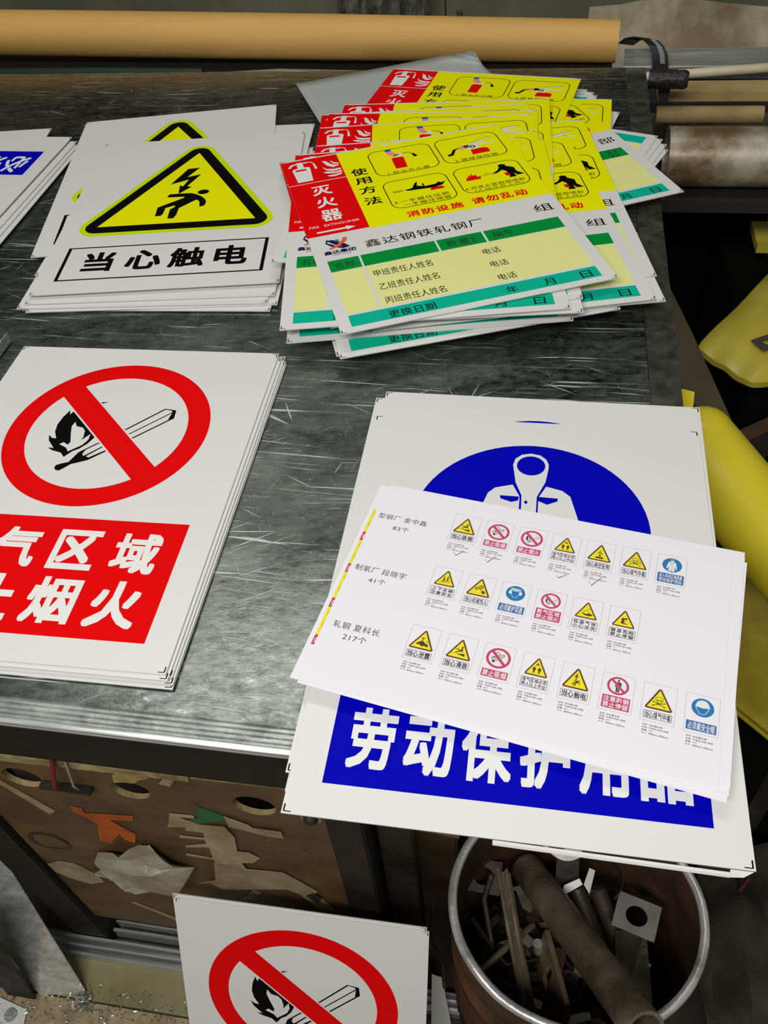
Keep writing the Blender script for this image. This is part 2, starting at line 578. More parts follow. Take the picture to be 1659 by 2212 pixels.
class Print:
    def __init__(self, ox=0.0, oy=0.0, s=1.0, base=1, mono=None):
        self.ox, self.oy, self.s, self.base = ox, oy, s, base
        self.v, self.f, self.i, self.mats = [], [], [], []

    def _add(self, pts, faces, m, layer):
        if m not in self.mats:
            self.mats.append(m)
        k = self.mats.index(m)
        o = len(self.v)
        z = (layer + self.base) * LAYER
        self.v += [((self.ox + p[0] * self.s) / 1000.0, -(self.oy + p[1] * self.s) / 1000.0, z) for p in pts]
        self.f += [tuple(a + o for a in f) for f in faces]
        self.i += [k] * len(faces)

    def poly(self, pts, m, layer=1, holes=()):
        loops = [list(pts)] + [list(h) for h in holes]
        flat = [p for l in loops for p in l]
        tri = tessellate_polygon([[Vector((p[0], p[1], 0)) for p in l] for l in loops])
        self._add(flat, [tuple(t) for t in tri], m, layer)

    def rect(self, x0, y0, x1, y1, m, layer=1):
        self._add([(x0, y0), (x0, y1), (x1, y1), (x1, y0)], [(0, 1, 2, 3)], m, layer)

    def frame(self, x0, y0, x1, y1, w, m, layer=1):
        self.rect(x0, y0, x1, y0 + w, m, layer)
        self.rect(x0, y1 - w, x1, y1, m, layer)
        self.rect(x0, y0 + w, x0 + w, y1 - w, m, layer)
        self.rect(x1 - w, y0 + w, x1, y1 - w, m, layer)

    def disc(self, cx, cy, rx, m, layer=1, ry=None, n=72, rot=0.0):
        ry = ry or rx
        c, s = math.cos(R(rot)), math.sin(R(rot))
        pts = []
        for k in range(n):
            t = 2 * math.pi * k / n
            x, y = rx * math.cos(t), ry * math.sin(t)
            pts.append((cx + c * x - s * y, cy + s * x + c * y))
        self._add(pts, [tuple(range(n))[::-1]], m, layer)

    def ring(self, cx, cy, r0, r1, m, layer=1, n=96, ky=1.0):
        a = [(cx + r0 * math.cos(2 * math.pi * k / n), cy + ky * r0 * math.sin(2 * math.pi * k / n)) for k in range(n)]
        b = [(cx + r1 * math.cos(2 * math.pi * k / n), cy + ky * r1 * math.sin(2 * math.pi * k / n)) for k in range(n)]
        self._add(a + b, [(k, (k + 1) % n, n + (k + 1) % n, n + k) for k in range(n)], m, layer)

    def stroke(self, pts, w, m, layer=1, closed=False):
        P = [Vector(p) for p in pts]
        L = len(P)
        V, F = [], []
        for i, p in enumerate(P):
            a = P[i - 1] if (closed or i > 0) else p
            b = P[(i + 1) % L] if (closed or i < L - 1) else p
            d = (b - a).normalized() if (b - a).length > 0 else Vector((1, 0))
            d0 = (p - a).normalized() if (p - a).length > 0 else d
            nrm = Vector((-d.y, d.x))
            c = max(0.5, abs(d.dot(d0)))
            V += [p + nrm * w / 2 / c, p - nrm * w / 2 / c]
        for i in range(L if closed else L - 1):
            j = (i + 1) % L
            F.append((2 * i, 2 * j, 2 * j + 1, 2 * i + 1))
        self._add([(v.x, v.y) for v in V], F, m, layer)

    def text(self, s, x0, y0, x1, y1, m, layer=2, bold=0.0, space=1.0, rows=False):
        v, f, (a, b, c, d) = text_mesh(s, 0.0, space)
        r = bold
        kx, ky = (x1 - x0) / (b - a + 2 * r), (y1 - y0) / (d - c + 2 * r)
        n = 0 if bold <= 0 else (8 if bold > 0.015 else 4)
        sq = [(1, 1), (-1, -1), (1, -1), (-1, 1), (1, 0), (-1, 0), (0, 1), (0, -1)]
        offs = [(0, 0)] + [(r * a_, r * b_) for a_, b_ in sq[:n]]
        for k, (ux, uy) in enumerate(offs):
            self._add([(x0 + (p[0] - a + r + ux) * kx, y1 - (p[1] - c + r + uy) * ky) for p in v], f, m, layer + 0.08 * k)

    def chars(self, s, xs, y0, y1, w, m, layer=2, bold=0.0):
        """each character in its own cell centred at xs, equal height"""
        for ch, x in zip(s, xs):
            self.text(ch, x - w / 2, y0, x + w / 2, y1, m, layer, bold)

    def build(self, name, parent=None, label=None):
        o = mesh_obj(name, self.v, self.f, self.mats, self.i, parent)
        bm = bmesh.new()
        bm.from_mesh(o.data)
        for f in bm.faces:
            f.normal_update()
            if f.normal.z < 0:
                f.normal_flip()
        bm.to_mesh(o.data)
        bm.free()
        if label:
            o['label'] = label
        return o


def panel(name, W, H, m='white', thick=0.0011, marks=True, mm='black', chamfer=0.0):
    """a flat sheet, origin at its top-left upper corner, with printed crop marks at the corners"""
    mb = MB()
    w, h = W / 1000.0, H / 1000.0
    V = [(0, 0, 0), (w, 0, 0), (w, -h, 0), (0, -h, 0), (0, 0, -thick), (w, 0, -thick), (w, -h, -thick), (0, -h, -thick)]
    mb.add(V, [(3, 2, 1, 0), (4, 5, 6, 7)], m)
    mb.add(V, [(0, 1, 5, 4), (1, 2, 6, 5), (2, 3, 7, 6), (3, 0, 4, 7)], 'edge' if m == 'white' else m)
    if marks:
        p = Print(base=0)
        for cx, sx in ((1.6, 1), (W - 1.6, -1)):
            for cy, sy in ((1.6, 1), (H - 1.6, -1)):
                p.stroke([(cx, cy), (cx + sx * 5, cy)], 0.7, mm, 1)
                p.stroke([(cx, cy), (cx, cy + sy * 5)], 1.0, mm, 1)
        mb.add(p.v, p.f, mm)
    return mb.build(name)


# ------------------------------------------------------------------ sign artwork (300 x 400 mm design space)
def tri_symbol(p, c, k=1.0, dy=0.0):
    """yellow warning triangle; c = colours (rim, black, yellow); k scales about the top centre"""
    t = [(150, 49), (46.6, 247.5), (254.5, 247.5)]
    t = [(150 + (x - 150) * k, dy + y * k) for x, y in t]
    p.poly(round_poly(t, 23 * k, 8), c[0], 1)
    p.poly(round_poly(t, 15.5 * k, 8), c[1], 2)
    p.poly(t, c[2], 3)


def pic_elec(p, m, l):
    p.poly([(142, 97.6), (158.5, 96.0), (144.8, 122.5), (163.5, 116), (149, 149), (155.5, 151.5), (141.2, 169), (140.2, 169), (138.2, 145.5), (143.2, 148.5),
            (148.2, 130), (124.5, 141.5)], m, l)
    p.disc(174.4, 168.2, 7.8, m, l, 6.4)
    p.poly([(126.5, 176), (128.1, 170), (141.5, 169.2), (157.5, 169.6), (164.2, 172.6), (174, 180.5), (180.2, 189.2), (182.4, 195.5), (182.2, 203.3), (179.7, 207.5),
            (175.1, 208.4), (173.6, 196.8), (170.4, 190.2), (167.4, 189.4), (148, 209.4), (147.6, 226), (145.1, 235.5), (137.0, 235.5), (136.2, 211.7), (142.1, 205.2),
            (140.5, 201.4), (129.5, 207.2), (128.9, 222), (127, 227.3), (119.1, 227.8), (118.3, 204.6), (149.8, 181.9), (150.2, 178.9), (127.1, 178.2)], m, l)


FLAME = [(93.3, 101.6), (90.0, 109.1), (87.9, 102.6), (84.4, 113.1), (82.9, 124.6), (84.7, 135.1), (89.8, 144.6), (85.4, 144.2), (80.5, 140.3), (83.7, 148.2), (92.7, 158.1),
         (86.3, 158.0), (93.2, 161.6), (102.6, 164.1), (107.9, 169.8), (113.5, 161.5), (119.2, 157.4), (124.7, 150.1), (129.7, 137.9)]
FHOLE = [(100.1, 119.8), (104.0, 126.0), (111.2, 127.6), (115.0, 131.9), (116.9, 140.9), (116.2, 146.1), (122.6, 136.4), (123.4, 144.4), (120.0, 152.3), (109.1, 162.0),
         (105.2, 157.0), (96.4, 152.5), (99.8, 149.5), (105.4, 152.9), (106.5, 148.7), (102.1, 136.7), (98.9, 126.3)]
MATCH_L = [(119.0, 166.1), (120.3, 162.3), (138.3, 144.7), (139.3, 145.9), (126.2, 158.8), (124.9, 164.4), (127.0, 167.2), (143.6, 150.1), (144.4, 151.3), (129.7, 167.4),
           (132.9, 168.9), (148.9, 155.5), (149.8, 157.1), (133.4, 172.6), (118.8, 179.0), (113.9, 184.8), (110.7, 188.1), (106.9, 187.7), (104.5, 184.9), (104.7, 181.2),
           (109.4, 178.5), (115.4, 176.2)]


def pic_match(p, cx, cy, k, blk, wht, l):
    """burning match, drawn relative to the ring centre (137.4, 129.9) of the measured artwork"""
    f = lambda q: [(cx + (x - 137.4) * k, cy + (y - 129.9) * k) for x, y in q]
    p.poly(f(FLAME), blk, l)
    p.poly(f(FHOLE), wht, l + 1)
    p.poly(f([(111.3, 89.5), (124.2, 87.7), (118.9, 90.4), (116.9, 94.7)]), blk, l)
    p.poly(f([(128.0, 102.3), (131.0, 106.9), (131.3, 109.6), (128.0, 106.4)]), blk, l)
    p.poly(f(MATCH_L), blk, l)
    p.stroke(f([(153.2, 130.9), (187.0, 95.5), (198.2, 97.6)]), 1.7 * k, blk, l)
    p.stroke(f([(158.6, 137.0), (195.5, 100.4)]), 1.3 * k, blk, l)
    p.stroke(f([(164.0, 142.5), (199.5, 107.9)]), 1.7 * k, blk, l)
    p.poly(f([(194.0, 96.4), (198.8, 97.2), (199.8, 108.2), (194.3, 111.2), (195.6, 100.6)]), blk, l)


def no_ring(p, cx, cy, ro, m, wht, l, bar_l):
    ri = ro * 0.785
    p.disc(cx, cy, ri, wht, l)
    p.ring(cx, cy, ri, ro, m, l + 1)
    w = ro * 0.085
    d = ri * 1.02 * 0.7071
    p.poly([(cx - d - w, cy - d + w), (cx - d + w, cy - d - w), (cx + d + w, cy + d - w), (cx + d - w, cy + d + w)], m, bar_l)
    e = w + ro * 0.012
    dd = ri * 0.93 * 0.7071
    p.poly([(cx - dd - e, cy - dd + e), (cx - dd + e, cy - dd - e), (cx + dd + e, cy + dd - e), (cx + dd - e, cy + dd + e)], wht, bar_l - 1)


def pic_smoke(p, cx, cy, k, blk, wht, l):
    f = lambda q: [(cx + x * k, cy + y * k) for x, y in q]
    p.poly(f([(-42, 62), (-58, 44), (-38, 26), (-22, 44)]), blk, l)
    p.stroke(f([(-36, 24), (34, -48), (46, -50), (52, -40), (50, -32), (-20, 40)]), 6 * k, blk, l)
    p.stroke(f([(-48, 32), (-62, 14), (-58, -2), (-30, -10)]), 7 * k, blk, l)
    p.stroke(f([(-46, -56), (-16, -66), (4, -54), (4, -34), (-12, -26)]), 6 * k, blk, l)
    p.stroke(f([(-40, 14), (-44, 0), (-20, -4)]), 4 * k, blk, l)


def pic_man(p, cx, cy, k, m, l):
    f = lambda q: [(cx + x * k, cy + y * k) for x, y in q]
    p.disc(cx, cy - 46 * k, 9 * k, m, l)
    p.poly(f([(-20, -33), (20, -33), (23, -28), (23, 12), (15, 12), (14, -18), (13, 60), (2, 60), (1, 16), (-1, 16), (-2, 60), (-13, 60), (-14, -18), (-15, 12), (-23, 12), (-23, -28)]), m, l)


def pic_slip(p, m, l):
    p.disc(168, 122, 10, m, l)
    p.poly([(160, 134), (174, 136), (180, 180), (172, 182), (166, 160), (160, 176), (140, 180), (118, 198), (98, 202), (128, 174), (150, 164)], m, l)
    p.stroke([(158, 172), (126, 148), (104, 152)], 9, m, l)
    p.poly([(120, 206), (206, 194), (208, 226)], m, l)
    p.stroke([(70, 200), (92, 196)], 2.5, m, l)
    p.stroke([(66, 210), (90, 206)], 2.5, m, l)


def pic_two(p, m, l):
    pic_man(p, 122, 186, 0.72, m, l)
    pic_man(p, 178, 186, 0.72, m, l)
    p.disc(150, 101, 7, m, l)
    p.poly([(130, 128), (134, 112), (166, 112), (170, 128)], m, l)


def pic_fallobj(p, m, l):
    p.disc(150, 188, 13, m, l)
    p.poly([(108, 232), (112, 208), (188, 208), (192, 232)], m, l)
    for x, y, s in ((140, 140, 10), (160, 150, 11), (150, 120, 7), (132, 158, 8), (176, 168, 6), (150, 164, 6)):
        p.poly([(x - s, y + s * .4), (x - s * .3, y - s), (x + s, y - s * .5), (x + s * .6, y + s)], m, l)


def pic_skull(p, m, l):
    p.stroke(arc(150, 150, 34, 150, 390, 24, 28), 5, m, l)
    p.stroke([(121, 164), (126, 176), (134, 178), (134, 190), (166, 190), (166, 178), (174, 176), (179, 164)], 5, m, l)
    p.disc(137, 160, 8, m, l)
    p.disc(163, 160, 8, m, l)
    p.poly([(150, 166), (145, 176), (155, 176)], m, l)
    for a, b in (((98, 182), (202, 222)), ((202, 182), (98, 222))):
        p.stroke([a, b], 7, m, l)
        for q in (a, b):
            p.disc(q[0], q[1], 7, m, l)


def pic_stairs(p, m, l):
    for x, y in ((128, 176), (170, 162)):
        p.disc(x, y - 42, 7, m, l)
        p.poly([(x - 8, y - 32), (x + 8, y - 32), (x + 10, y + 6), (x + 12, y + 28), (x + 3, y + 28), (x, y + 6), (x - 10, y + 28), (x - 18, y + 26), (x - 6, y)], m, l)
    p.stroke([(82, 220), (110, 220), (110, 212), (150, 212), (150, 202), (196, 202), (196, 194), (220, 194)], 5, m, l)
    p.stroke([(90, 196), (214, 166)], 3, m, l)


def pic_gears(p, m, l):
    for cx, cy, r in ((164, 142, 22), (122, 168, 18)):
        p.ring(cx, cy, r * .62, r, m, l, 32)
        p.disc(cx, cy, r * .3, m, l)
        for k in range(12):
            t = k * math.pi / 6
            p.stroke([(cx + r * math.cos(t), cy + r * math.sin(t)), (cx + r * 1.3 * math.cos(t), cy + r * 1.3 * math.sin(t))], 4, m, l)
    p.stroke([(150, 164), (186, 196)], 7, m, l)
    p.poly([(180, 190), (206, 186), (222, 214), (206, 226), (182, 220)], m, l)


def pic_leak(p, m, l):
    p.stroke([(122, 128), (168, 124)], 8, m, l)
    p.rect(140, 128, 150, 160, m, l)
    p.poly([(96, 190), (120, 178), (126, 164), (162, 164), (170, 182), (214, 198), (212, 226), (176, 216), (150, 228), (126, 210), (94, 214)], m, l)
    for a in (0, 9, 18):
        p.stroke(arc(168 + a, 168, 14 + a * .6, -70, 40, 10), 3, m, l)


def pic_cold(p, m, l):
    for x, y in ((122, 168), (150, 148), (176, 128)):
        p.ring(x, y, 6, 10, m, l, 20)
    p.poly([(98, 176), (112, 192), (140, 200), (168, 194), (172, 176), (180, 178), (188, 194), (222, 194), (214, 214), (176, 226), (134, 220), (106, 204)], m, l)


def pic_choke(p, m, l):
    p.disc(172, 146, 13, m, l)
    p.poly([(128, 140), (158, 138), (166, 150), (152, 160), (152, 206), (196, 214), (196, 222), (120, 218)], m, l)
    p.stroke([(166, 162), (158, 204)], 5, m, l)


def pic_coverall(p, wht, blu, l):
    """white work suit on the blue disc, measured from the big sign"""
    head = [(134.8, 58.2), (136.5, 50), (142, 44.5), (150, 42.3), (158.5, 44), (164, 49), (166.4, 55.5), (166.2, 62), (164.1, 77.8), (157.2, 96.2), (156.9, 118), (144.4, 118), (144, 95.6),
            (138.1, 80.1)]
    p.poly(head, wht, l)
    p.disc(150.8, 58.2, 12.6, blu, l + 1, 12.2, 40)
    p.poly([(135.7, 83), (120.7, 87.9), (114.8, 94.7), (100, 150), (96, 186), (108, 190), (117, 150), (120, 190), (118, 220), (148, 222), (148.5, 190), (142.6, 188), (142.4, 97)], wht, l)
    p.poly([(164.9, 83.1), (178.8, 87.2), (185.7, 93.7), (200, 150), (204, 186), (192, 190), (183, 150), (180, 190), (182, 220), (152, 222), (151.5, 190), (158.2, 188), (158.6, 97)], wht, l)
    p.poly([(144.4, 118), (156.9, 118), (157.2, 188), (143.6, 188)], wht, l)
    p.poly([(125.4, 96.9), (142.2, 97.2), (141.2, 102.0), (135.6, 104.2), (126.0, 100.7)], blu, l + 1)
    p.poly([(158.4, 96.1), (175.0, 96.7), (175.0, 100.2), (166.1, 104.9), (158.2, 101.0)], blu, l + 1)
    p.disc(148, 103.5, 1.8, blu, l + 1, 2.4, 4)


def pic_ear(p, wht, l):
    p.stroke([(104, 110), (100, 78), (200, 78), (196, 110)], 9, wht, l)
    p.disc(98, 128, 17, wht, l, 24)
    p.disc(202, 128, 17, wht, l, 24)
    p.stroke([(112, 104), (114, 150), (132, 190), (168, 190), (186, 150), (188, 104)], 4, wht, l)
    p.poly([(112, 100), (150, 108), (188, 100), (184, 90), (116, 90)], wht, l)


def pic_helmet(p, wht, l):
    p.poly(arc(150, 112, 58, 180, 360, 24, 56) + [(214, 122), (214, 132), (200, 132), (150, 140), (100, 132), (86, 132), (86, 122)], wht, l)
    p.stroke([(94, 132), (96, 150), (108, 168), (122, 198), (150, 208), (178, 198), (192, 168), (204, 150), (206, 132)], 5, wht, l)


def spread(p, s, x0, x1, y0, y1, m, l, bold):
    """one text row with evenly spread square-ish characters"""
    n = len(s)
    pitch = (x1 - x0) / n
    w = min(pitch * 0.9, (y1 - y0) * 1.08)
    p.chars(s, [x0 + pitch * (i + 0.5) for i in range(n)], y0, y1, w, m, l, bold)


WC = ('lime', 'black', 'yellow')
PC = ('p_halo', 'p_blk', 'p_yel')
WPIC = dict(slip=pic_slip, two=pic_two, fallobj=pic_fallobj, skull=pic_skull, stairs=pic_stairs, gears=pic_gears, leak=pic_leak, cold=pic_cold, choke=pic_choke, elec=pic_elec)


def thumb(p, pc, ps, kind, rows, n):
    """one small printed sign with its four-line spec under it (A4 order sheet)"""
    p.frame(0, 0, 300, 414, 2.6, 'grey', 1)
    two = len(rows) == 2
    if kind in WPIC:
        k = 0.9 if two else 1.0
        tri_symbol(p, PC, k, 10 if two else 14)
        sub = Print(p.ox + (150 - 150 * k) * p.s, p.oy + (10 if two else 14) * p.s, p.s * k, p.base)
        WPIC[kind](sub, 'p_blk', 4)
        merge(p, sub)
        b0 = 272 if two else 300
        pc.frame(24, b0, 276, 384, 4, 'p_txt', 1)
        y, tm = b0 + 8, 'p_txt'
        y1 = 376
    elif kind in ('smoke', 'match', 'match2', 'stand'):
        ro, cy = (100, 128) if two else (119, 154)
        no_ring(p, 150, cy, ro, 'p_red', 'prnwhite', 1, 5)
        if kind == 'smoke':
            pic_smoke(p, 150, cy, ro / 119, 'p_txt', 'prnwhite', 3)
        elif kind == 'stand':
            pic_man(p, 150, cy, ro / 82, 'p_txt', 3)
        else:
            pic_match(p, 150, cy, ro / 102, 'p_txt', 'prnwhite', 2)
        b0 = 245 if two else 298
        pc.rect(25, b0, 277, 386, 'p_red', 1)
        y, y1, tm = b0 + 10, 376, 'prnwhite'
    else:
        p.disc(152, 134, 99, 'p_blu', 1)
        if kind == 'coverall':
            pic_coverall(p, 'prnwhite', 'p_blu', 2)
        elif kind == 'ear':
            pic_ear(p, 'prnwhite', 2)
        else:
            pic_helmet(p, 'prnwhite', 2)
        b0 = 258 if two else 292
        pc.rect(20, b0, 281, 388, 'p_bl2', 1)
        y, y1, tm = b0 + 9, 380, 'prnwhite'
    h = (y1 - y - 6 * (len(rows) - 1)) / len(rows)
    for i, r in enumerate(rows):
        spread(pc, r, 34, 267, y + i * (h + 6), y + i * (h + 6) + h, tm, 3, 0.012 if len(r) > 4 else 0.018)
    for i, (a, b, x1) in enumerate((('名称', '安全警示牌', 205), ('材质', '平面反光贴+铝板', 262), ('数量', n, 78 + 17 * len(n)), ('尺寸', '400mm-300mm', 262))):
        yy = 446 + i * 29
        ps.text(a, 28, yy, 72, yy + 18, 'p_txt', 1, 0.006)
        ps.text('：', 78, yy + 4, 81, yy + 15, 'p_txt', 1)
        ps.text(b, 90, yy, x1, yy + 18, 'p_txt', 1, 0.006)


def merge(p, q):
    o = len(p.v)
    p.v += q.v
    for f, i in zip(q.f, q.i):
        m = q.mats[i]
        if m not in p.mats:
            p.mats.append(m)
        p.f.append(tuple(a + o for a in f))
        p.i.append(p.mats.index(m))


# ------------------------------------------------------------------ the setting
def struct(o):
    o['kind'] = 'structure'
    return o


struct(MB().box(-2.6, 1.9, -1.2, 2.02, -0.05, FL, 'floor').build('floor'))
wb = MB()
for x0, x1 in ((-2.6, -0.226), (-0.222, 0.281), (0.285, 1.9)):
    wb.box(x0, x1, 1.95, 1.985, FL, 1.02, 'wall')
    wb.box(x0, x1, 1.955, 1.985, 1.02, 1.85, 'dark')  # unseen upper wall, coloured dark to dim the reflection in the metal sheets
for x in (-0.195, 0.262, 0.3):
    for z in (0.79, 0.62, 1.1):
        wb.add([(x + 0.007 * math.cos(t), 1.949, z + 0.007 * math.sin(t)) for t in (k * math.pi / 5 for k in range(10))], [tuple(range(10))], 'tag')
        wb.tube([(x, 1.95, z), (x, 1.944, z)], [0.007, 0.0045], 'tag', 10)
struct(wb.build('wall_back'))

# ------------------------------------------------------------------ workbench and its stack of metal sheets
bench = tag(empty('workbench', (-0.6, 0.9, FL)), 'heavy black steel workbench under the stack of metal sheets', 'workbench')


def part(mb, name, root, label=None, smooth=False):
    o = mb.build(name, None, smooth, label)
    o.parent = root
    o.location = -Vector(root.location)
    return o


part(MB().box(-1.5, 0.09, 0.335, 1.46, 0.776, 0.834, 'dark'), 'bench_top', bench)
part(MB().box(-1.5, 0.09, 0.297, 0.334, 0.757, 0.8215, 'blacksteel', 0.0012), 'front_rail', bench)
part(MB().box(-1.5, 0.09, 0.305, 0.334, 0.704, 0.7555, 'blacksteel', 0.0012), 'front_rail', bench)
for x0, x1, y0, y1 in ((-0.630, -0.573, 0.328, 0.385), (-0.169, -0.131, 0.328, 0.38), (-0.16, -0.10, 1.40, 1.46), (-1.5, -1.44, 0.328, 0.385)):
    part(MB().box(x0, x1, y0, y1, FL, 0.646, 'blacksteel', 0.002), 'leg', bench)
part(MB().box(-0.126, -0.088, 0.352, 0.375, FL, 0.64, 'darksteel', 0.002), 'leg_brace', bench)

sheet_z = 0.8484
sheets = []
LAB = ['topmost scratched metal sheet that the signs lie on', 'second metal sheet of the bench stack, edge just below the top one', 'third metal sheet of the bench stack counted from the top',
       'fourth metal sheet of the bench stack counted from the top', 'lowest metal sheet of the bench stack, its front edge furthest out']
for i, (yf, zt) in enumerate(((0.2890, 0.8484), (0.2862, 0.8459), (0.2830, 0.8433), (0.2800, 0.8408), (0.2775, 0.8383))):
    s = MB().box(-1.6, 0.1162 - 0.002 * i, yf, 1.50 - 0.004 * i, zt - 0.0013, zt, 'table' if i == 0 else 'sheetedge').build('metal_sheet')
    tag(s, LAB[i], 'metal sheet', 'metal sheets stacked on the bench')
ac = MB().box(0.1168, 0.147, 0.2895, 1.50, 0.8466, 0.8484, 'acrylic').build('acrylic_strip')
tag(ac, 'clear scuffed plastic strip along the right edge of the metal sheets', 'plastic strip')
ap = MB()
prof = [(0.300, 0.8360), (0.2775, 0.8360), (0.2745, 0.8335), (0.2745, 0.8305), (0.277, 0.829), (0.2755, 0.827), (0.2765, 0.8235), (0.2795, 0.822), (0.300, 0.822)]
n = len(prof)
V = [(-1.6, y, z) for y, z in prof] + [(0.09, y, z) for y, z in prof]
ap.add(V, [(k, (k + 1) % n, n + (k + 1) % n, n + k) for k in range(n)] + [tuple(range(n)), tuple(range(n, 2 * n))[::-1]], 'alu')
tag(ap.build('aluminium_edging', smooth=True), 'bright ribbed aluminium edging along the front of the bench', 'edging')
# aluminium channel offcut at the left picture edge
mb = MB()
mb.box(-0.612, -0.583, 0.40, 0.724, T + 0.0006, T + 0.0022, 'alu')
mb.box(-0.612, -0.6102, 0.40, 0.724, T + 0.0022, T + 0.012, 'alu')
mb.box(-0.5848, -0.583, 0.40, 0.724, T + 0.0022, T + 0.012, 'alu')
o = mb.build('aluminium_channel')
o.location = (0.0, 0.0, 0.0)
tag(o, 'short aluminium channel end left of the no fire sign stack', 'metal channel')

# ------------------------------------------------------------------ brown board below the bench, with hand holes, tape and stickers
pxf = lambda u, v, w: Vector((u, 0.336 - w, v))
holes = []
for cx, cz, rx, rz in ((-0.497, 0.581, 0.022, 0.021), (-0.375, 0.584, 0.021, 0.02), (-0.243, 0.584, 0.0225, 0.021)):
    holes.append([(cx + rx * math.cos(2 * math.pi * k / 24), cz + rz * math.sin(2 * math.pi * k / 24)) for k in range(24)])
pb = MB().prism([(-0.572, 0.115), (-0.172, 0.115), (-0.172, 0.634), (-0.572, 0.622)], holes, 0.006, lambda u, v, w: Vector((u, 0.336 - w, v)), 'wood', 'woodedge')
board = tag(pb.build('plywood_board'), 'brown dirty board with hand holes under the bench edge', 'board')
lip = MB()
lip.prism([(-0.572, 0.620), (-0.42, 0.626), (-0.30, 0.628), (-0.30, 0.636), (-0.45, 0.638), (-0.572, 0.632)], [], 0.0022, lambda u, v, w: Vector((u, 0.3332 - w * 1.2, v)), 'woodedge')
lip.build('worn_lip', board)


def sticker(name, pts, m, off=0.6, label=None, thick=0.5):
    y = 0.336 - off / 1000.0
    return MB().prism(pts, [], thick / 1000.0, lambda u, v, w: Vector((u, y - w - thick / 1000.0, v)), m).build(name, board, label=label)


board_y_front = 0.336   # outlines are stuck on the side facing the viewer
sticker('tape_patch', [(-.384, .618), (-.368, .632), (-.349, .632), (-.345, .62), (-.359, .612), (-.364, .604), (-.375, .604), (-.388, .600)], 'yeltape', label='yellowed tape patch')
sticker('tape_patch', [(-.322, .634), (-.314, .630), (-.326, .607), (-.337, .611)], 'film')
sticker('tape_strip', [(-.545, .585), (-.539, .590), (-.489, .502), (-.5, .49)], 'film')
sticker('sticker', [(-.464, .521), (-.451, .519), (-.452, .507), (-.392, .517), (-.396, .504), (-.427, .497), (-.405, .464), (-.414, .435), (-.424, .442), (-.426, .46), (-.448, .424), (-.46, .43),
                    (-.446, .479), (-.452, .492), (-.465, .509)], 'orgsticker', label='orange torn sticker')
sticker('sticker', [(-.309, .567), (-.283, .552), (-.278, .543), (-.318, .519), (-.338, .518), (-.312, .538)], 'grnsticker', label='green torn sticker')
sticker('film_sticker', [(-.344, .54), (-.317, .542), (-.317, .536), (-.337, .533), (-.316, .519), (-.287, .523), (-.281, .498), (-.286, .455), (-.273, .457), (-.262, .444), (-.273, .427),
                         (-.287, .422), (-.29, .4), (-.325, .398), (-.321, .42), (-.356, .421), (-.353, .428), (-.322, .423), (-.319, .457), (-.35, .447), (-.347, .453), (-.319, .467),
                         (-.32, .479), (-.349, .474), (-.348, .481), (-.319, .482), (-.316, .499), (-.337, .498), (-.334, .508), (-.315, .514), (-.357, .501), (-.353, .511)], 'film', 1.3,
        'pale finger-shaped torn film')
sticker('tape_strip', [(-.281, .553), (-.257, .538), (-.253, .531), (-.223, .531), (-.223, .514), (-.24, .514), (-.281, .527)], 'film', 2.0)
sticker('tape_strip', [(-.323, .412), (-.287, .422), (-.285, .405), (-.24, .411), (-.206, .363), (-.218, .335), (-.245, .355), (-.296, .335), (-.333, .32), (-.344, .34), (-.365, .328),
                       (-.335, .35)], 'film', 2.0)
sticker('tape_strip', [(-.233, .345), (-.204, .333), (-.189, .295), (-.214, .297)], 'film', 0.6)
sticker('film_sticker', [(-.569, .317), (-.549, .334), (-.525, .333), (-.505, .302), (-.504, .278), (-.529, .261), (-.555, .275), (-.568, .292)], 'film', 0.6)
sticker('tape_strip', [(-.488, .206), (-.481, .211), (-.431, .164), (-.435, .152)], 'film', 0.6)
sticker('tape_patch', [(-.222, .345), (-.212, .357), (-.203, .345), (-.211, .322)], 'dark', 3.2, 'dark scrap of tape')
sticker('tape_patch', [(-.313, .293), (-.292, .329), (-.282, .325), (-.301, .293)], 'film', 0.6)
# crumpled silver tape: a bulging folded wad
bm = bmesh.new()
out = [(-.473, .395), (-.407, .441), (-.393, .445), (-.351, .392), (-.414, .277), (-.496, .313), (-.505, .318), (-.487, .339), (-.49, .357)]
tri = tessellate_polygon([[Vector((a, b, 0)) for a, b in out]])
vs_ = [bm.verts.new((a, 0.3345, b)) for a, b in out]
for t in tri:
    bm.faces.new([vs_[k] for k in t])
bmesh.ops.subdivide_edges(bm, edges=bm.edges[:], cuts=4, use_grid_fill=True)
rr = random.Random(3)
for v in bm.verts:
    d = min((Vector((v.co.x, v.co.z)) - Vector(q)).length for q in out)
    v.co.y -= 0.0015 + min(0.016, d * 0.35) * (0.55 + 0.45 * math.sin(v.co.x * 210 + v.co.z * 160)) + rr.uniform(0, 0.0018)
mb = MB()
mb._bm(bm, 'tape')
mb.build('tape_wad', board, label='crumpled silver tape')
ring = MB()
ring.lathe([(0.021, 0.0), (0.024, 0.0014), (0.027, 0.0)], 'brownsteel', (0, 0, 0), 28)
ro_ = ring.build('worn_ring', board)
ro_.rotation_euler = (R(90), 0, 0)
ro_.location = (-0.535, 0.3352, 0.400)
bolt = MB()
bolt.tube([(-0.1848, 0.3355, 0.579), (-0.1848, 0.3325, 0.579)], 0.0115, 'brass', 18)
bolt.tube([(-0.1848, 0.333, 0.579), (-0.1848, 0.3275, 0.579)], [0.008, 0.006], 'darksteel', 14)
bolt.build('bolt', board)
wr = MB().tube([(-0.437, 0.331, 0.646), (-0.442, 0.327, 0.622), (-0.449, 0.324, 0.596)], 0.0022, 'redwire', 8).build('plastic_twist', smooth=True)
tag(wr, 'short red plastic twist hanging on the brown board', 'plastic twist')
